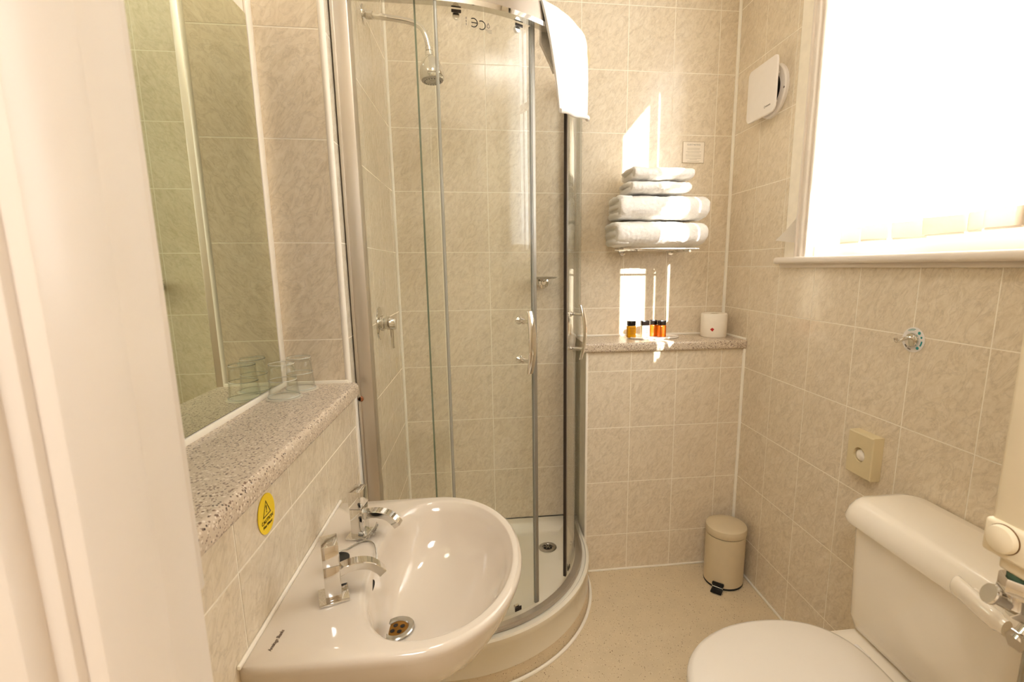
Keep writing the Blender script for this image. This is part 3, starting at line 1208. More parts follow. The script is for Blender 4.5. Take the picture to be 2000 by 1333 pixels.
# ---------------------------------------------------------------- towel over the top rail
def hanging():
    t_ = empty('hanging_towel', (.62, -.52, ZT1), 'long white towel draped over the curved top rail of the shower', 'towel')
    NA, NS = 26, 44
    A0, A1 = -54.0, -20.0
    bm = B()
    rs = []
    for j in range(NS + 1):
        s = j / NS
        ring = []
        for i in range(NA + 1):
            u = i / NA
            # path over the rail: inside flap up, across, outside flap down
            inside, over, outside = .17, .055, .0
            zb_out = 1.818 + .030 * u
            L1, L2, L3 = .155, .06, (ZT1 + .004) - zb_out
            tot = L1 + L2 + L3
            d = s * tot
            if d < L1:
                r = .466
                z = ZT1 + .004 - (L1 - d)
                spread = 1.0
                side = -1
            elif d < L1 + L2:
                q = (d - L1) / L2
                r = .466 + .048 * q
                z = ZT1 + .004 + .010 * math.sin(q * PI)
                spread = 1.0
                side = 0
            else:
                q = (d - L1 - L2) / L3
                r = .514 + .005 * math.sin(q * 3)
                z = ZT1 + .004 - q * L3
                spread = 1 - .30 * q ** .8
                side = 1
            am = -31 if side > 0 else -38
            a_ = A0 + (A1 - A0) * u
            a_ = am + (a_ - am) * spread
            if side < 0:
                a_ = -43 + (u - .5) * 13
                z += 0.05 * abs(u - .62) * (1 - d / L1) * 2
            if side == 0:
                q = (d - L1) / L2
                a_in = -43 + (u - .5) * 13
                a_ = a_in + (a_ - a_in) * q
            fold = 0
            if side > 0:
                q = (d - L1 - L2) / L3
                fold = .008 * q * (1 + math.sin(u * 9.0 + .6))
            p = rad(a_, r + fold)
            ring.append(Vector((p.x, p.y, z)))
        rs.append(ring)
    rings(bm, rs, False, False, close=False)
    bmesh.ops.recalc_face_normals(bm, faces=bm.faces)
    bmesh.ops.solidify(bm, geom=list(bm.faces), thickness=.007)
    fuzz(bm, .0016, 40, 5)
    o = obj('towel_cloth', bm, M['towel'], t_, angle=80)
    # rolled bottom hem of the outside flap
    bm = B()
    pts = []
    for i in range(19):
        u = i / 18
        a_ = -31 + (-54 + 34 * u + 31) * .70
        fold = .008 * (1 + math.sin(u * 9.0 + .6))
        p = rad(a_, .5165 + fold)
        pts.append((p.x, p.y, 1.818 + .030 * u))
    tube(bm, pts, .0068, 10)
    fuzz(bm, .001, 60, 2)
    obj('hem', bm, M['towel'], t_, angle=80)
    # woven band across the lower part
    return t_


hanging()

# ---------------------------------------------------------------- notice
t = empty('notice', (1.297, 0, 1.853), 'small framed white paper notice above the towel stack', 'notice')
bm = B()
box(bm, 1.247, 1.347, -.0035, -.0008, 1.808, 1.898)
obj('notice_paper', bm, mat('notice_paper', (240, 230, 214), .6, var=.02), t, smooth=False)
bm = B()
for a in ((1.247, 1.347, 1.8955, 1.898), (1.247, 1.347, 1.808, 1.8105), (1.247, 1.2495, 1.808, 1.898), (1.3445, 1.347, 1.808, 1.898)):
    box(bm, a[0], a[1], -.0042, -.0034, a[2], a[3])
obj('notice_border', bm, mat('notice_border_print', (196, 180, 156), .6, var=.05), t, smooth=False)
text('notice_heading', 'GUEST NOTICE', .0088, plane_mtx((1.297, -.0038, 1.8845), (1, 0, 0), (0, 0, 1)), M['grey_print'], t)
bm = B()
rows = [(.058, 0), (.056, 0), (.07, 1), (.055, 1), (.072, 2), (.070, 2), (.07, 3), (.034, 3), (.054, 4)]
z = 1.874
lastg = 0
for wd, gq in rows:
    z -= .0055 + (.0025 if gq != lastg else 0)
    lastg = gq
    box(bm, 1.297 - wd / 2, 1.297 + wd / 2, -.0040, -.0034, z, z + .0022)
obj('notice_lines', bm, mat('pale_print', (206, 196, 178), .6, var=.05), t, smooth=False)

# ---------------------------------------------------------------- dish and bottles
bm = B()
dm = Matrix.Translation((1.108, -.098, 0)) @ Matrix.Diagonal((1.16, .56, 1, 1))
lathe(bm, [(.080, 1.0468), (.098, 1.0485), (.101, 1.0535), (.099, 1.0555), (.094, 1.0535), (.086, 1.0520), (.02, 1.0515)], 56, dm)
tag(obj('dish', bm, M['dish']), 'oval white dish holding the miniature bottles on the back shelf', 'dish')


def bottle(x, y, wd, dp, rot, m, label, lab_m):
    t_ = empty('toiletry_bottle', (x, y, 1.0522), label, 'bottle', 'miniature toiletry bottles on the white dish')
    mt = Matrix.Translation((x, y, 1.0522)) @ Matrix.Rotation(rot, 4, 'Z')
    bm_ = B()
    box(bm_, -wd / 2, wd / 2, -dp / 2, dp / 2, 0, .052, .0035, 3, mt)
    obj('bottle_body', bm_, m, t_)
    bm_ = B()
    box(bm_, -wd / 2 + .0015, wd / 2 - .0015, -dp / 2 + .001, dp / 2 - .001, .0525, .0735, .0022, 2, mt)
    obj('cap', bm_, M['cap'], t_)
    bm_ = B()
    for k in range(5):
        ww = wd * (.26 if k % 2 else .34)
        box(bm_, -ww, ww, -dp / 2 - .0004, -dp / 2 + .0002, .040 - k * .006, .0418 - k * .006, 0, 1, mt)
    obj('label_print', bm_, lab_m, t_, smooth=False)
    return t_


bottle(1.004, -.104, .037, .024, math.radians(6), M['amber'], 'small bottle of yellow-amber gel with black cap on the dish', M['label'])
bottle(1.066, -.102, .037, .024, math.radians(8), M['cream_gel'], 'small bottle of cream lotion with black cap, in the middle of the dish', M['label'])
bottle(1.112, -.080, .034, .022, math.radians(3), M['orange'], 'small orange gel bottle with black cap, half behind the other orange one', M['label'])
bottle(1.141, -.107, .036, .022, math.radians(4), M['orange'], 'small orange gel bottle with black cap nearest the toilet roll', M['label'])

# ---------------------------------------------------------------- toilet roll
t = empty('toilet_roll', (1.392, -.088, 1.0468), 'white toilet roll standing at the right end of the back shelf', 'toilet roll')
bm = B()
rm = Matrix.Translation((1.392, -.088, 1.0468))
lathe(bm, [(.022, .0), (.054, .0), (.0565, .004), (.057, .10), (.054, .1045), (.030, .105), (.022, .103), (.021, .05)], 48, rm, False, False)
obj('paper_roll', bm, M['paper'], t)
bm = B()
lathe(bm, [(.0215, .002), (.0215, .102), (.0195, .102), (.0195, .002)], 32, rm, False, False)
obj('cardboard_core', bm, mat('cardboard', (168, 140, 104), .8, var=.1), t)
bm = B()
a = math.radians(-122)
for da, dz, r_ in ((0, 0, .0055), (.07, .0015, .004), (-.07, .001, .004), (0, .004, .004), (.02, -.004, .0035)):
    q = a + da
    c = Vector((1.392 + .0568 * math.cos(q), -.088 + .0568 * math.sin(q), 1.0468 + .036 + dz))
    lathe(bm, [(r_, 0), (r_ * .9, .0008)], 14, frame_to(c, c + Vector((math.cos(q), math.sin(q), 0))))
obj('printed_flower', bm, M['red'], t)

# ---------------------------------------------------------------- tumblers on the ledge
def tumbler(x, y, label):
    t_ = empty('tumbler', (x, y, 1.0575), label, 'glass', 'upturned tumblers on the ledge')
    m_ = Matrix.Translation((x, y, 1.0575))
    bm_ = B()
    out = [(.0345, 0), (.0350, .003), (.0325, .012), (.0300, .045), (.0282, .080), (.0262, .0855), (.010, .0865)]
    inn = [(.006, .0745), (.0235, .0735), (.0262, .070), (.0282, .045), (.0305, .012), (.0330, .002), (.0345, 0)]
    lathe(bm_, out + inn, 40, m_, False, False)
    o = obj('glass_body', bm_, M['tumbler'], t_)
    for z_, r_ in ((.0425, .0298), (.003, .0345), (.081, .0276)):
        bm_ = B()
        n_ = 40
        tube(bm_, [(x + r_ * math.cos(2 * PI * i / n_), y + r_ * math.sin(2 * PI * i / n_), 1.0575 + z_) for i in range(n_ + 1)], .0009, 6)
        obj('moulded_ring', bm_, M['tumbler_rim'], t_)
    bm_ = B()
    lathe(bm_, [(.040, 1.0560), (.040, 1.0568)], 40, Matrix.Translation((x, y, 0)))
    return t_, bm_


M['tumbler_rim'] = mat('tumbler_rim_glass', (250, 250, 240), .05, trans=.35)
M['coaster'] = mat('paper_coaster', (232, 224, 206), .7, var=.05)
for x, y, l1, l2 in ((-.116, -.958, 'upturned clear glass tumbler on the ledge, the nearer of the two', 'thin round paper coaster under the nearer tumbler'),
                     (-.105, -.880, 'upturned clear glass tumbler on the ledge, beside the tiled return', 'thin round paper coaster under the tumbler beside the tiled return')):
    t_, bmc = tumbler(x, y, l1)
    tag(obj('coaster', bmc, M['coaster']), l2, 'coaster', 'paper coasters under the tumblers')

# ---------------------------------------------------------------- caution sticker
t = empty('warning_sticker', (0.0, -1.360, .965), 'yellow oval CAUTION Hot Water sticker on the tiles below the ledge', 'sticker')
bm = B()
n = 48
rings(bm, [[Vector((x, -1.360 + .030 * math.cos(2 * PI * i / n), .965 + .0335 * math.sin(2 * PI * i / n))) for i in range(n)] for x in (.0008, .0016)])
obj('sticker_base', bm, M['yellow'], t, smooth=False)
pm = plane_mtx((.0019, -1.360, .965), (0, 1, 0), (0, 0, 1))
bm = B()
tri = [Vector((-.0145, -.003, 0)), Vector((.0145, -.003, 0)), Vector((0, .0235, 0))]
cen = (tri[0] + tri[1] + tri[2]) / 3
o3 = [bm.verts.new(pm @ p) for p in tri]
i3 = [bm.verts.new(pm @ (cen + (p - cen) * .80)) for p in tri]
for i in range(3):
    j = (i + 1) % 3
    bm.faces.new((o3[i], o3[j], i3[j], i3[i]))
bm.faces.new([bm.verts.new(pm @ Vector(p)) for p in ((-.0016, .0145, 0), (-.0009, .0055, 0), (.0009, .0055, 0), (.0016, .0145, 0))])
bm.faces.new([bm.verts.new(pm @ Vector((.0014 * math.cos(2 * PI * i / 12), .0032 + .0014 * math.sin(2 * PI * i / 12), 0))) for i in range(12)])
obj('warning_triangle', bm, M['black_print'], t, smooth=False)
text('caution_lettering', 'CAUTION', .0090, pm @ Matrix.Translation((0, -.0105, 0)), M['black_print'], t)
text('caution_lettering', 'Hot Water', .0072, pm @ Matrix.Translation((0, -.0185, 0)), M['black_print'], t)


# ---------------------------------------------------------------- basin
def basin():
    t_ = empty('basin', (.2, -1.2415, .795), 'white ceramic washbasin with rounded front, fixed to the tiled left wall', 'basin')
    CY = -1.2415
    N = 120
    bc = Vector((.245, -1.243))

    def outer(a, inset=0.0):
        """distance from bc to the outline along direction a"""
        d = Vector((math.cos(a), math.sin(a)))
        lo, hi = 0.0, .6
        for _ in range(26):
            mid = (lo + hi) / 2
            p = bc + d * mid
            x, y = p.x, p.y - CY
            hw = .2535 - inset
            if x >= .232:
                ins = (abs((x - .232) / (.194 - inset)) ** 2.08 + abs(y / hw) ** 2.08) <= 1
            else:
                ins = abs(y) <= hw and x >= .0005
            if ins:
                lo = mid
            else:
                hi = mid
        return lo

    def inner(a, k=1.0):
        d = Vector((math.cos(a), math.sin(a)))
        ca, sa = d.x, d.y
        ax = .162 if ca > 0 else .112
        e = 2.05 if ca > 0 else 2.5
        by = .2225
        r_ = 1 / ((abs(ca / ax) ** e + abs(sa / by) ** e) ** (1 / e))
        return r_ * k

    A = [2 * PI * i / N for i in range(N)]

    def ring_out(ins, z, zb=None):
        out = []
        for a in A:
            r_ = outer(a, ins)
            p = bc + Vector((math.cos(a), math.sin(a))) * r_
            out.append(Vector((max(p.x, .0005), p.y, z)))
        return out

    oring = [outer(a) for a in A]
    iring = [inner(a) for a in A]

    def mixr(f, z):
        return [Vector((bc.x + math.cos(a) * (oring[i] * (1 - f) + iring[i] * f), bc.y + math.sin(a) * (oring[i] * (1 - f) + iring[i] * f), z if not callable(z) else z(a))) for i, a in enumerate(A)]
    drain = Vector((.176, -1.262))

    def bowl(k, z, sh):
        c = bc.lerp(drain, sh)
        return [Vector((c.x + math.cos(a) * iring[i] * k, c.y + math.sin(a) * iring[i] * k, z)) for i, a in enumerate(A)]
    rs = [ring_out(.175, .60), ring_out(.150, .615), ring_out(.085, .655), ring_out(.040, .700), ring_out(.014, .745), ring_out(.003, .775), ring_out(0, .785), ring_out(.002, .7915), ring_out(.007, .7952)]
    rs += [mixr(f, .7952) for f in (.35, .62, .86)]
    rs += [mixr(.95, .7945), mixr(1.0, .7925)]
    rs += [bowl(.965, .786, 0.01), bowl(.93, .772, .03), bowl(.885, .748, .07), bowl(.82, .719, .14), bowl(.72, .693, .26), bowl(.58, .674, .44), bowl(.42, .662, .64), bowl(.28, .655, .82), bowl(.17, .6515, .95)]
    rs += [[Vector((drain.x + math.cos(a) * .022, drain.y + math.sin(a) * .022, .650)) for a in A]]
    bm_ = B()
    rings(bm_, rs, True, True)
    bo = obj('basin_bowl', bm_, M['ceramic'], t_, angle=60)
    # waste
    wm = Matrix.Translation((drain.x, drain.y, .6525)) @ Matrix.Rotation(math.radians(-4), 4, 'Y')
    bm_ = B()
    lathe(bm_, [(.033, 0), (.033, .002), (.031, .0038), (.0225, .0038), (.0208, .001)], 40, wm, True, False)
    w_ = obj('waste', bm_, M['chrome_worn'], t_)
    bm_ = B()
    lathe(bm_, [(.0212, .0006), (.016, .0003), (.004, .0008)], 32, wm)
    obj('waste_grate', bm_, M['grate'], w_)
    bm_ = B()
    for k in range(4):
        a = k * PI / 2 + .5
        lathe(bm_, [(.0047, .0009), (.0047, .0013)], 14, wm @ Matrix.Translation((.0105 * math.cos(a), .0105 * math.sin(a), 0)))
    obj('waste_hole', bm_, M['dark_hole'], w_)
    # overflow slot on the tap side of the bowl
    bm_ = B()
    om = Matrix.Translation((.1365, -1.292, .768)) @ Matrix.Rotation(math.radians(-8), 4, 'Z') @ Matrix.Rotation(math.radians(72), 4, 'Y') @ Matrix.Diagonal((.42, 1, 1, 1))
    lathe(bm_, [(.021, 0), (.021, .0018)], 28, om)
    obj('overflow_slot', bm_, M['dark_hole'], t_)
    # maker's lettering on the deck
    text('maker_lettering', 'Armitage Shanks', .0088, plane_mtx((.0325, -1.441, .7958), (.08, 1, 0), (-1, .08, 0)), M['brown_print'], t_, shear=.35, sx=.72)
    return t_


basin()


# ---------------------------------------------------------------- taps
def tap(x, y, rot, label):
    t_ = empty('basin_tap', (x, y, .7955), label, 'tap', 'square chrome taps on the basin')
    mt = Matrix.Translation((x, y, .7955)) @ Matrix.Rotation(rot, 4, 'Z')
    bm_ = B()
    box(bm_, -.024, .025, -.0245, .0245, 0, .0045, .0012, 2, mt)
    obj('base_plate', bm_, M['chrome'], t_)
    bm_ = B()
    box(bm_, -.013, .013, -.0175, .0175, .004, .0665, .0012, 2, mt)
    obj('tap_body', bm_, M['chrome'], t_)
    bm_ = B()
    box(bm_, -.0135, .0135, -.0205, .0205, .0682, .1065, .0014, 2, mt)
    hd = obj('tap_handle', bm_, M['chrome'], t_)
    bm_ = B()
    lathe(bm_, [(.0075, .1064), (.0075, .1068), (.007, .1070)], 28, mt)
    obj('indicator_disc', bm_, M['chrome_worn'], hd)
    bm_ = B()
    box(bm_, -.0125, .0125, -.017, .017, .066, .0685, 0, 1, mt)
    obj('handle_joint', bm_, M['dark_hole'], t_)
    # curved flat spout
    bm_ = B()
    pts = smoothstep_pts([(.010, 0, .047), (.030, 0, .051), (.048, 0, .050), (.064, 0, .044), (.077, 0, .032), (.083, 0, .024)], 6)
    rs = []
    for i, p in enumerate(pts):
        q = (pts[min(i + 1, len(pts) - 1)] - pts[max(i - 1, 0)]).normalized()
        up_ = Vector((-q.z, 0, q.x))
        b_ = .0012
        hw, ht = .0115, .0072
        sec = [(-hw, -ht + b_), (-hw + b_, -ht), (hw - b_, -ht), (hw, -ht + b_), (hw, ht - b_), (hw - b_, ht), (-hw + b_, ht), (-hw, ht - b_)]
        rs.append([mt @ (p + Vector((0, a, 0)) + up_ * b) for a, b in sec])
    rings(bm_, rs)
    sp = obj('spout', bm_, M['chrome'], t_, angle=30)
    bm_ = B()
    rod(bm_, mt @ Vector((.078, 0, .030)), mt @ Vector((.0805, 0, .0255)), .0062, 14)
    obj('spout_outlet', bm_, M['chrome_worn'], sp)
    return t_


tap(.090, -1.347, math.radians(20), 'square chrome basin tap nearer the doorway, its spout over the bowl')
tap(.088, -1.148, math.radians(-8), 'square chrome basin tap nearer the shower, plug chain coiled at its foot')

# plug and chain
t = empty('basin_plug', (.079, -1.262, .7955), 'black rubber plug with bead chain lying between the basin taps', 'plug')
bm = B()
lathe(bm, [(.0150, 0), (.0185, .006), (.0195, .016), (.0195, .020), (.016, .021), (.004, .0225)], 32, Matrix.Translation((.076, -1.262, .7958)))
obj('plug', bm, M['rubber'], t)
bm = B()
cp = smoothstep_pts([(.076, -1.262, .819), (.070, -1.235, .812), (.078, -1.205, .800), (.092, -1.185, .799), (.108, -1.178, .7985), (.124, -1.190, .799), (.134, -1.215, .7985), (.140, -1.240, .796), (.142, -1.256, .7945)], 7)
for p in cp:
    bmesh.ops.create_icosphere(bm, subdivisions=1, radius=.0021, matrix=Matrix.Translation(p))
# the spare length coiled at the foot of the far tap
cp2 = smoothstep_pts([(.108, -1.178, .799), (.100, -1.176, .801), (.085, -1.173, .802), (.105, -1.170, .803), (.119, -1.155, .812), (.122, -1.143, .818), (.117, -1.160, .808), (.104, -1.176, .801), (.118, -1.158, .806), (.124, -1.144, .814), (.119, -1.165, .803)], 7)
for p in cp2:
    bmesh.ops.create_icosphere(bm, subdivisions=1, radius=.0021, matrix=Matrix.Translation(p))
o = obj('bead_chain', bm, M['chrome_worn'], t)
o['kind'] = 'stuff'

# ---------------------------------------------------------------- extractor fan
t = empty('extractor_fan', (XR, -.28, 2.02), 'white square-fronted extractor fan high on the window wall', 'extractor fan')
bm = B()
lathe(bm, [(.094, 0), (.093, .010), (.088, .014), (.062, .015), (.060, .006)], 44, frame_to((XR - .0005, -.288, 2.012), (XR - .1, -.288, 2.012)))
fb = obj('fan_base', bm, M['white_plastic'], t)
bm = B()
lathe(bm, [(.059, .006), (.059, .008)], 36, frame_to((XR, -.288, 2.012), (XR - .1, -.288, 2.012)))
obj('fan_opening', bm, M['dark_hole'], fb)
for dy, dz in ((.05, .05), (-.05, .05), (.05, -.05), (-.05, -.05)):
    bm = B()
    rod(bm, (XR - .012, -.288 + dy, 2.012 + dz), (XR - .038, -.288 + dy * .9, 2.014 + dz * .9), .004, 8)
    obj('fan_pillar', bm, M['white_plastic'], fb)
for dy, dz in ((-.066, .030), (-.084, -.012)):
    bm = B()
    lathe(bm, [(.0042, 0), (.0042, .0012)], 12, frame_to((XR - .0136, -.288 + dy, 2.012 + dz), (XR - .1, -.288 + dy, 2.012 + dz)))
    obj('screw', bm, M['grey_print'], fb)
bm = B()
rs = []
nn = 10
S, rc = .0975, .022
sq = []
for cx, cy, a0 in ((S - rc, S - rc, 0), (-S + rc, S - rc, 90), (-S + rc, -S + rc, 180), (S - rc, -S + rc, 270)):
    for i in range(nn + 1):
        a = math.radians(a0 + 90 * i / nn)
        sq.append((cx + rc * math.cos(a), cy + rc * math.sin(a)))
for dx, k in ((0, .975), (.002, 1.0), (.005, 1.0), (.008, .985), (.0095, .93), (.0105, .5)):
    rs.append([Vector((1.4465 - dx, -.272 + a * k, 2.019 + b * k)) for a, b in sq])
rings(bm, rs)
obj('fan_cover', bm, M['white_plastic'], t, angle=40)
bm = B()
lm = plane_mtx((1.4358, -.325, 1.950), (0, -1, 0), (0, 0, 1))
arc_mark(bm, lm, -.017, 0, .0036, 0, 360, .0018)
for k in range(6):
    x_ = -.010 + k * .0052
    bm.faces.new([bm.verts.new(lm @ Vector(p)) for p in ((x_, -.0024, 0), (x_ + .0036, -.0024, 0), (x_ + .0036, .0024, 0), (x_, .0024, 0))])
obj('maker_mark', bm, M['grey_print'], t, smooth=False)

# ---------------------------------------------------------------- hook with a printed sticker
t = empty('wall_hook', (XR, -1.013, 1.165), 'chrome wall hook on a round white sticker with teal dots', 'hook')
hc = (XR, -1.013, 1.165)
nx = Vector((-1, 0, 0))
bm = B()
lathe(bm, [(.0335, 0), (.0335, .0008), (.032, .0012)], 44, frame_to((XR - .0006, hc[1], hc[2]), (XR - .1, hc[1], hc[2])))
st = obj('sticker', bm, M['white_plastic'], t)
bm = B()
for a, r_ in ((50, .0042), (-52, .0042), (20, .0028)):
    a = math.radians(a)
    c = Vector((XR - .0020, hc[1] - .0255 * math.cos(a), hc[2] + .0255 * math.sin(a)))
    lathe(bm, [(r_, 0), (r_, .0004)], 16, frame_to(c, c + nx))
arcm = plane_mtx((XR - .0022, hc[1], hc[2]), (0, -1, 0), (0, 0, 1))
arc_mark(bm, arcm, 0, 0, .0262, -32, -2, .0045)
arc_mark(bm, arcm, 0, 0, .0285, 80, 128, .0014)
arc_mark(bm, arcm, 0, 0, .0255, 86, 120, .0012)
obj('printed_dots', bm, M['teal'], st, smooth=False)
bm = B()
arc_mark(bm, arcm, 0, 0, .0265, 214, 232, .0035)
arc_mark(bm, arcm, 0, 0, .0265, 240, 262, .0030)
obj('printed_text', bm, M['grey_print'], st, smooth=False)
bm = B()
lathe(bm, [(.0185, 0), (.0185, .006), (.0165, .009), (.010, .010)], 32, frame_to((XR - .0018, hc[1], hc[2]), (XR - .1, hc[1], hc[2])))
obj('hook_plate', bm, M['chrome'], t)
bm = B()
tube(bm, smoothstep_pts([(XR - .008, hc[1] + .002, hc[2] + .006), (XR - .026, hc[1] + .002, hc[2] + .004), (XR - .040, hc[1] + .003, hc[2] - .004), (XR - .048, hc[1] + .003, hc[2] - .001), (XR - .050, hc[1] + .003, hc[2] + .006)], 6), .0046, 12)
obj('hook_arm', bm, M['chrome'], t)

# ---------------------------------------------------------------- sanitary bag dispenser
t = empty('bag_dispenser', (XR, -.915, .808), 'cream square bag dispenser with a round hole, on the window wall', 'dispenser')
bm = B()
bx0, bx1, by0, by1, bz0, bz1 = 1.4485, XR - .0006, -.962, -.868, .744, .874
n = 40


def around(y, z):
    """point on the rectangular face border in direction (y, z) from the hole centre"""
    cy_, cz_ = -.915, .809
    s = min(((by1 - cy_) / y) if y > 1e-9 else ((by0 - cy_) / y) if y < -1e-9 else 9, ((bz1 - cz_) / z) if z > 1e-9 else ((bz0 - cz_) / z) if z < -1e-9 else 9)
    return cy_ + y * s, cz_ + z * s


angs = sorted([2 * PI * i / n for i in range(n)] + [math.atan2(bz - .809, by + .915) % (2 * PI) for by in (by0, by1) for bz in (bz0, bz1)])
outr = [around(math.cos(a), math.sin(a)) for a in angs]
hole = [(-.915 + .0215 * math.cos(a), .809 + .0215 * math.sin(a)) for a in angs]
e_ = .003
rs = [[Vector((bx1, a, b)) for a, b in outr], [Vector((bx0 + e_, a, b)) for a, b in outr],
      [Vector((bx0, a + (-.915 - a) * .05, b + (.809 - b) * .05)) for a, b in outr], [Vector((bx0, a, b)) for a, b in hole], [Vector((bx0 + .012, a, b)) for a, b in hole]]
rings(bm, rs, True, True)
obj('dispenser_case', bm, M['cream_plastic'], t, angle=30)
bm = B()
lathe(bm, [(.017, 0), (.017, .004), (.010, .009), (.002, .010)], 24, frame_to((bx0 + .0115, -.913, .806), (bx0 - .05, -.913, .806)))
obj('folded_bags', bm, M['paper'], t)

# ---------------------------------------------------------------- pedal bin
t = empty('pedal_bin', (1.377, -.330, 0), 'small cream enamel pedal bin with a black pedal in the corner', 'bin')
bmn = Matrix.Translation((1.377, -.330, 0))
bm = B()
lathe(bm, [(.078, .006), (.0815, .010), (.082, .228)], 56, bmn)
obj('bin_body', bm, M['bin'], t)
bm = B()
lathe(bm, [(.080, .0), (.082, .002), (.082, .008), (.079, .010)], 56, bmn)
obj('base_ring', bm, M['rubber'], t)
bm = B()
lathe(bm, [(.080, .2285), (.080, .2315)], 56, bmn)
obj('lid_gap', bm, M['dark_hole'], t)
bm = B()
lathe(bm, [(.0835, .2315), (.0845, .233), (.0845, .255), (.0825, .262), (.076, .266), (.045, .270), (.008, .2715)], 56, bmn)
obj('bin_lid', bm, M['bin'], t)
pm_ = bmn @ Matrix.Rotation(math.radians(-131), 4, 'Z')
bm = B()
box(bm, .080, .092, -.024, .024, .020, .033, .003, 2, pm_)
box(bm, .084, .122, -.022, .022, .003, .011, .002, 2, pm_)
obj('pedal', bm, M['rubber'], t)
bm = B()
box(bm, .082, .096, -.022, .022, .0112, .0195, .001, 1, pm_)
obj('pedal_lever', bm, M['chrome_worn'], t)


# ---------------------------------------------------------------- toilet
def rrect(x0, x1, y0, y1, r, z, n=8):
    out = []
    for cx, cy, a0 in ((x1 - r, y1 - r, 0), (x0 + r, y1 - r, 90), (x0 + r, y0 + r, 180), (x1 - r, y0 + r, 270)):
        for i in range(n + 1):
            a = math.radians(a0 + 90 * i / n)
            out.append(Vector((cx + r * math.cos(a), cy + r * math.sin(a), z)))
    return out


def seat_ring(k, z, cx=1.05, cy=-1.275, front=.256, half=.190, n=64):
    out = []
    for i in range(n):
        a = 2 * PI * i / n
        ca, sa = math.cos(a), math.sin(a)
        if ca < 0:
            x, y = cx + ca * front * k, cy + sa * half * k
        else:
            e = 2.9
            rr = 1 / ((abs(ca / .205) ** e + abs(sa / half) ** e) ** (1 / e))
            x, y = cx + ca * rr * k, cy + sa * rr * k * (1 - .12 * max(0, ca) ** 2)
        out.append(Vector((x, y, z)))
    return out


t = empty('toilet', (1.15, -1.28, 0), 'white close-coupled toilet with its lid closed, against the window wall', 'toilet')
bm = B()
rs = [seat_ring(.62, 0.0, 1.12), seat_ring(.60, .02, 1.12), seat_ring(.56, .12, 1.12), seat_ring(.62, .22, 1.10), seat_ring(.80, .31, 1.07), seat_ring(.93, .37, 1.055), seat_ring(.955, .395, 1.05), seat_ring(.94, .402, 1.05), seat_ring(.3, .402, 1.05)]
rings(bm, rs)
obj('pan', bm, M['toilet'], t, angle=60)
bm = B()
rs = [rrect(1.16, XR - .004, -1.40, -1.15, .04, .0), rrect(1.17, XR - .004, -1.40, -1.15, .04, .25), rrect(1.18, XR - .004, -1.455, -1.105, .05, .36), rrect(1.18, XR - .004, -1.46, -1.10, .05, .395), rrect(1.185, XR - .006, -1.455, -1.105, .05, .402)]
rings(bm, rs)
obj('pan_shelf', bm, M['toilet'], t, angle=50)
bm = B()
rings(bm, [seat_ring(.985, .405), seat_ring(1.0, .409), seat_ring(1.0, .418), seat_ring(.985, .4225)])
obj('seat', bm, M['seat'], t, angle=50)
bm = B()
rings(bm, [seat_ring(.985, .4245), seat_ring(1.0, .428), seat_ring(1.0, .434), seat_ring(.985, .4405), seat_ring(.94, .4435), seat_ring(.6, .4455), seat_ring(.1, .446)])
obj('seat_lid', bm, M['seat'], t, angle=60)
for y in (-1.35, -1.20):
    bm = B()
    rod(bm, (1.262, y - .02, .418), (1.262, y + .02, .418), .009, 16)
    box(bm, 1.250, 1.274, y - .016, y + .016, .402, .412, .003)
    obj('hinge', bm, M['white_plastic'], t)
bm = B()
rs = [rrect(1.330, XR - .006, -1.475, -1.105, .035, .404), rrect(1.312, XR - .005, -1.490, -1.088, .04, .418), rrect(1.303, XR - .005, -1.498, -1.080, .045, .450), rrect(1.299, XR - .005, -1.502, -1.076, .045, .60), rrect(1.296, XR - .005, -1.504, -1.074, .045, .707)]
rings(bm, rs)
cs = obj('cistern', bm, M['toilet'], t, angle=50)
bm = B()
rs = [rrect(1.288, XR - .003, -1.512, -1.064, .05, .7082), rrect(1.276, XR - .003, -1.522, -1.055, .055, .7105), rrect(1.274, XR - .003, -1.525, -1.052, .056, .720), rrect(1.282, XR - .003, -1.520, -1.057, .054, .742),
      rrect(1.292, XR - .004, -1.513, -1.065, .05, .758), rrect(1.301, XR - .006, -1.504, -1.074, .045, .7655), rrect(1.318, XR - .012, -1.488, -1.09, .035, .7682)]
rings(bm, rs)
cl = obj('cistern_lid', bm, M['toilet'], t, angle=60)
bm = B()
lp = smoothstep_pts([(1.262, -1.392, .748), (1.254, -1.402, .750), (1.250, -1.425, .748), (1.250, -1.46, .740), (1.254, -1.495, .732)], 6)
rr_ = [.004 + .010 * min(1, i / 6) for i in range(len(lp))]
rs = []
for i, p in enumerate(lp):
    k = min(1, .35 + i / 7)
    if i > len(lp) - 4:
        k *= .8
    rs.append([Vector((p.x + .014 * k * math.cos(q), p.y, p.z + .019 * k * math.sin(q))) for q in [2 * PI * j / 20 for j in range(20)]])
rings(bm, rs)
obj('flush_lever', bm, M['toilet'], t, angle=60)
bm = B()
rod(bm, (1.282, -1.415, .742), (1.250, -1.415, .744), .008, 14)
obj('lever_stem', bm, M['toilet'], t)

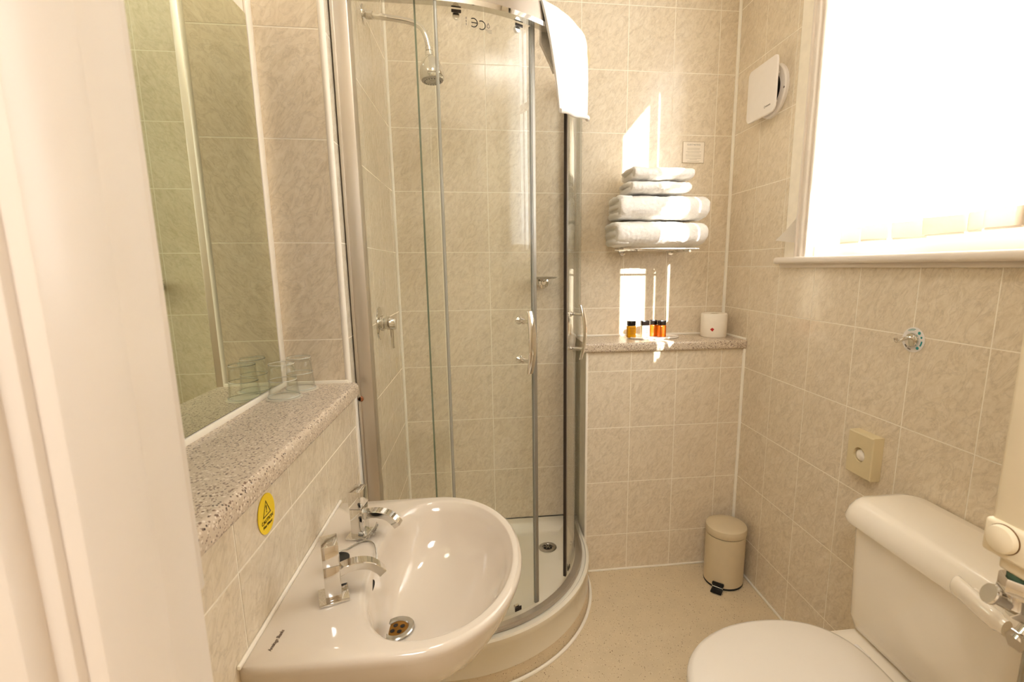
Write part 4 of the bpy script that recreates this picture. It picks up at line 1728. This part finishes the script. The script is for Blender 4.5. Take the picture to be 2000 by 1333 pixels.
# ---------------------------------------------------------------- radiator by the doorway
t = empty('radiator', (1.2, -1.71, 1.04), 'cream enamel radiator end with chrome valve, beside the doorway', 'radiator')
bm = B()
RX = .953
box(bm, RX, 1.44, -1.735, -1.676, 1.060, 1.95, .006, 3)
rp_ = obj('radiator_panel', bm, M['rad'], t)
bm = B()
for k in range(11):
    x = RX + .035 + k * .042
    box(bm, x, x + .020, -1.678, -1.671, 1.08, 1.93, .003)
obj('convector_ribs', bm, M['rad'], rp_)
bm = B()
box(bm, RX - .006, RX + .06, -1.735, -1.674, 1.024, 1.066, .005, 3)
box(bm, RX + .002, RX + .032, -1.722, -1.690, 1.008, 1.030, .004, 3)
obj('header_block', bm, M['rad'], t)
pc = Vector((RX - .006, -1.6985, 1.049))
bm = B()
lathe(bm, [(.0165, 0), (.0165, .003), (.0150, .007), (.008, .0095), (.001, .010)], 36, frame_to(pc, pc + nx))
obj('blanking_plug', bm, M['rad'], t)
bm = B()
lathe(bm, [(.0172, 0), (.0172, .0012)], 36, frame_to(pc, pc + nx))
obj('plug_seal', bm, M['brass'], t)
vc = Vector((RX + .017, -1.706, 0))
bm = B()
lathe(bm, [(.0135, 1.010), (.0135, 1.002)], 24, Matrix.Translation(vc))
obj('brass_tail', bm, M['verdigris'], t)
bm = B()
lathe(bm, [(.0190, 1.003), (.0200, 1.001), (.0200, .988), (.0185, .985)], 6, Matrix.Translation(vc))
lathe(bm, [(.0205, .9865), (.0205, .9835)], 32, Matrix.Translation(vc))
obj('union_nut', bm, M['chrome'], t, angle=25)
bm = B()
lathe(bm, [(.0125, .985), (.0115, .972), (.0135, .966)], 24, Matrix.Translation(vc))
# angle-valve body pointing back to the wall side and to the room
ax0 = vc + Vector((-.026, .010, .978))
ax1 = vc + Vector((.022, -.010, .952))
rod(bm, ax0, ax1, .0078, 20)
d_ = (ax1 - ax0).normalized()
lathe(bm, [(.0118, 0), (.0125, .002), (.0118, .005), (.009, .007)], 28, frame_to(ax0 - d_ * .002, ax1))
lathe(bm, [(.0125, 0), (.013, .002), (.013, .016), (.011, .018)], 6, frame_to(ax0 + d_ * .026, ax1))
obj('valve_body', bm, M['chrome'], t, angle=25)
bm = B()
c0 = vc + Vector((.012, -.004, .925))
lathe(bm, [(.0125, 0), (.0130, .003), (.0125, .008), (.010, .010)], 6, frame_to(c0 + Vector((-.012, 0, 0)), c0))
rod(bm, c0 + Vector((-.006, 0, 0)), vc + Vector((.02, -.008, .955)), .009, 16)
obj('valve_body', bm, M['chrome'], t, angle=25)
bm = B()
rod(bm, vc + Vector((.02, -.008, .955)), vc + Vector((.02, -.008, 0.0)), .0075, 16)
obj('supply_pipe', bm, M['chrome_worn'], t)


# ---------------------------------------------------------------- vertical blind
def blind():
    t_ = empty('vertical_blind', (1.5, -.98, 1.42), 'white translucent vertical blind glowing in the bright window', 'blind')
    bm_ = B()
    box(bm_, 1.488, 1.515, WY1 + .015, WY0 - .015, 2.525, 2.56, .003)
    obj('headrail', bm_, M['white_plastic'], t_)
    # vanes: (y start at top, y start at bottom, width, twist top, twist bottom, bottom z)
    V_ = [(-.573, -.500, .116, 2, 4, 1.428), (-.690, -.674, .104, -4, -6, 1.430), (-.792, -.780, .100, 4, 5, 1.433), (-.899, -.890, .104, 24.4, 10, 1.432), (-1.002, -.996, .104, 24.4, 8, 1.435), (-1.106, -1.100, .034, 4, 6, 1.438),
          (-1.138, -1.134, .100, -5, -8, 1.440), (-1.222, -1.218, .100, 4, 6, 1.441), (-1.304, -1.30, .100, -4, -6, 1.44), (-1.385, -1.38, .078, 4, 6, 1.44)]
    for q, (yt, yb, wd, tt, tb, zb) in enumerate(V_):
        bm_ = B()
        nz, nw = 26, 6
        rs = []
        for i in range(nz + 1):
            s = i / nz
            z = 2.525 * (1 - s) + zb * s
            y0_ = yt + (yb - yt) * s
            ang = math.radians(tt + (tb - tt) * max(0, (s - .86) / .14))
            row = []
            for j in range(nw + 1):
                u = j / nw
                dy = -u * wd * math.cos(ang)
                dx = (u - .5) * wd * math.sin(ang) + (.004 if q % 2 else -.004)
                x = 1.500 + dx + .003 * math.sin(u * 3 + q)
                y = y0_ + dy
                zz = z
                if q == 0 and s > .86:
                    c_ = (s - .86) / .14
                    e_ = (1 - u) ** 1.5
                    x -= .062 * c_ ** 1.5 * e_
                    y += .050 * c_ ** 1.5 * e_
                    zz += .022 * c_ * e_
                row.append(Vector((x, y, zz)))
            rs.append(row)
        hem_rows = [[p.copy() for p in rs[-2]], [p.copy() for p in rs[-1]]]
        rings(bm_, rs, False, False, close=False)
        bmesh.ops.solidify(bm_, geom=list(bm_.faces), thickness=.0006)
        vn = obj('vane', bm_, M['blind'], t_, angle=60)
        bm_ = B()
        ang = math.radians(tb)
        lo = []
        for j in (0, 1):
            u = .06 + .88 * j
            dx = (u - .5) * wd * math.sin(ang) + (.004 if q % 2 else -.004)
            lo.append(Vector((1.5 + dx, yb - u * wd * math.cos(ang), zb - .0015)))
        if q == 0:
            lo[0].y -= .035
        rod(bm_, lo[0], lo[1], .0030, 8)
        obj('bottom_weight', bm_, M['hem'] if q else M['blind'], vn)
        if q == 0:
            continue
        bm_ = B()
        rs = []
        for i in range(5):
            row = []
            for j in range(nw + 1):
                u = j / nw
                p0, p1 = hem_rows[0][j], hem_rows[1][j]
                p = p0.lerp(p1, i / 4)
                row.append(Vector((p.x - .0012, p.y, p.z)))
            rs.append(row)
        rings(bm_, rs, False, False, close=False)
        bmesh.ops.solidify(bm_, geom=list(bm_.faces), thickness=.0022)
        obj('bottom_hem', bm_, M['hem'], vn, angle=60)
    return t_


blind()
bpy.context.view_layer.update()
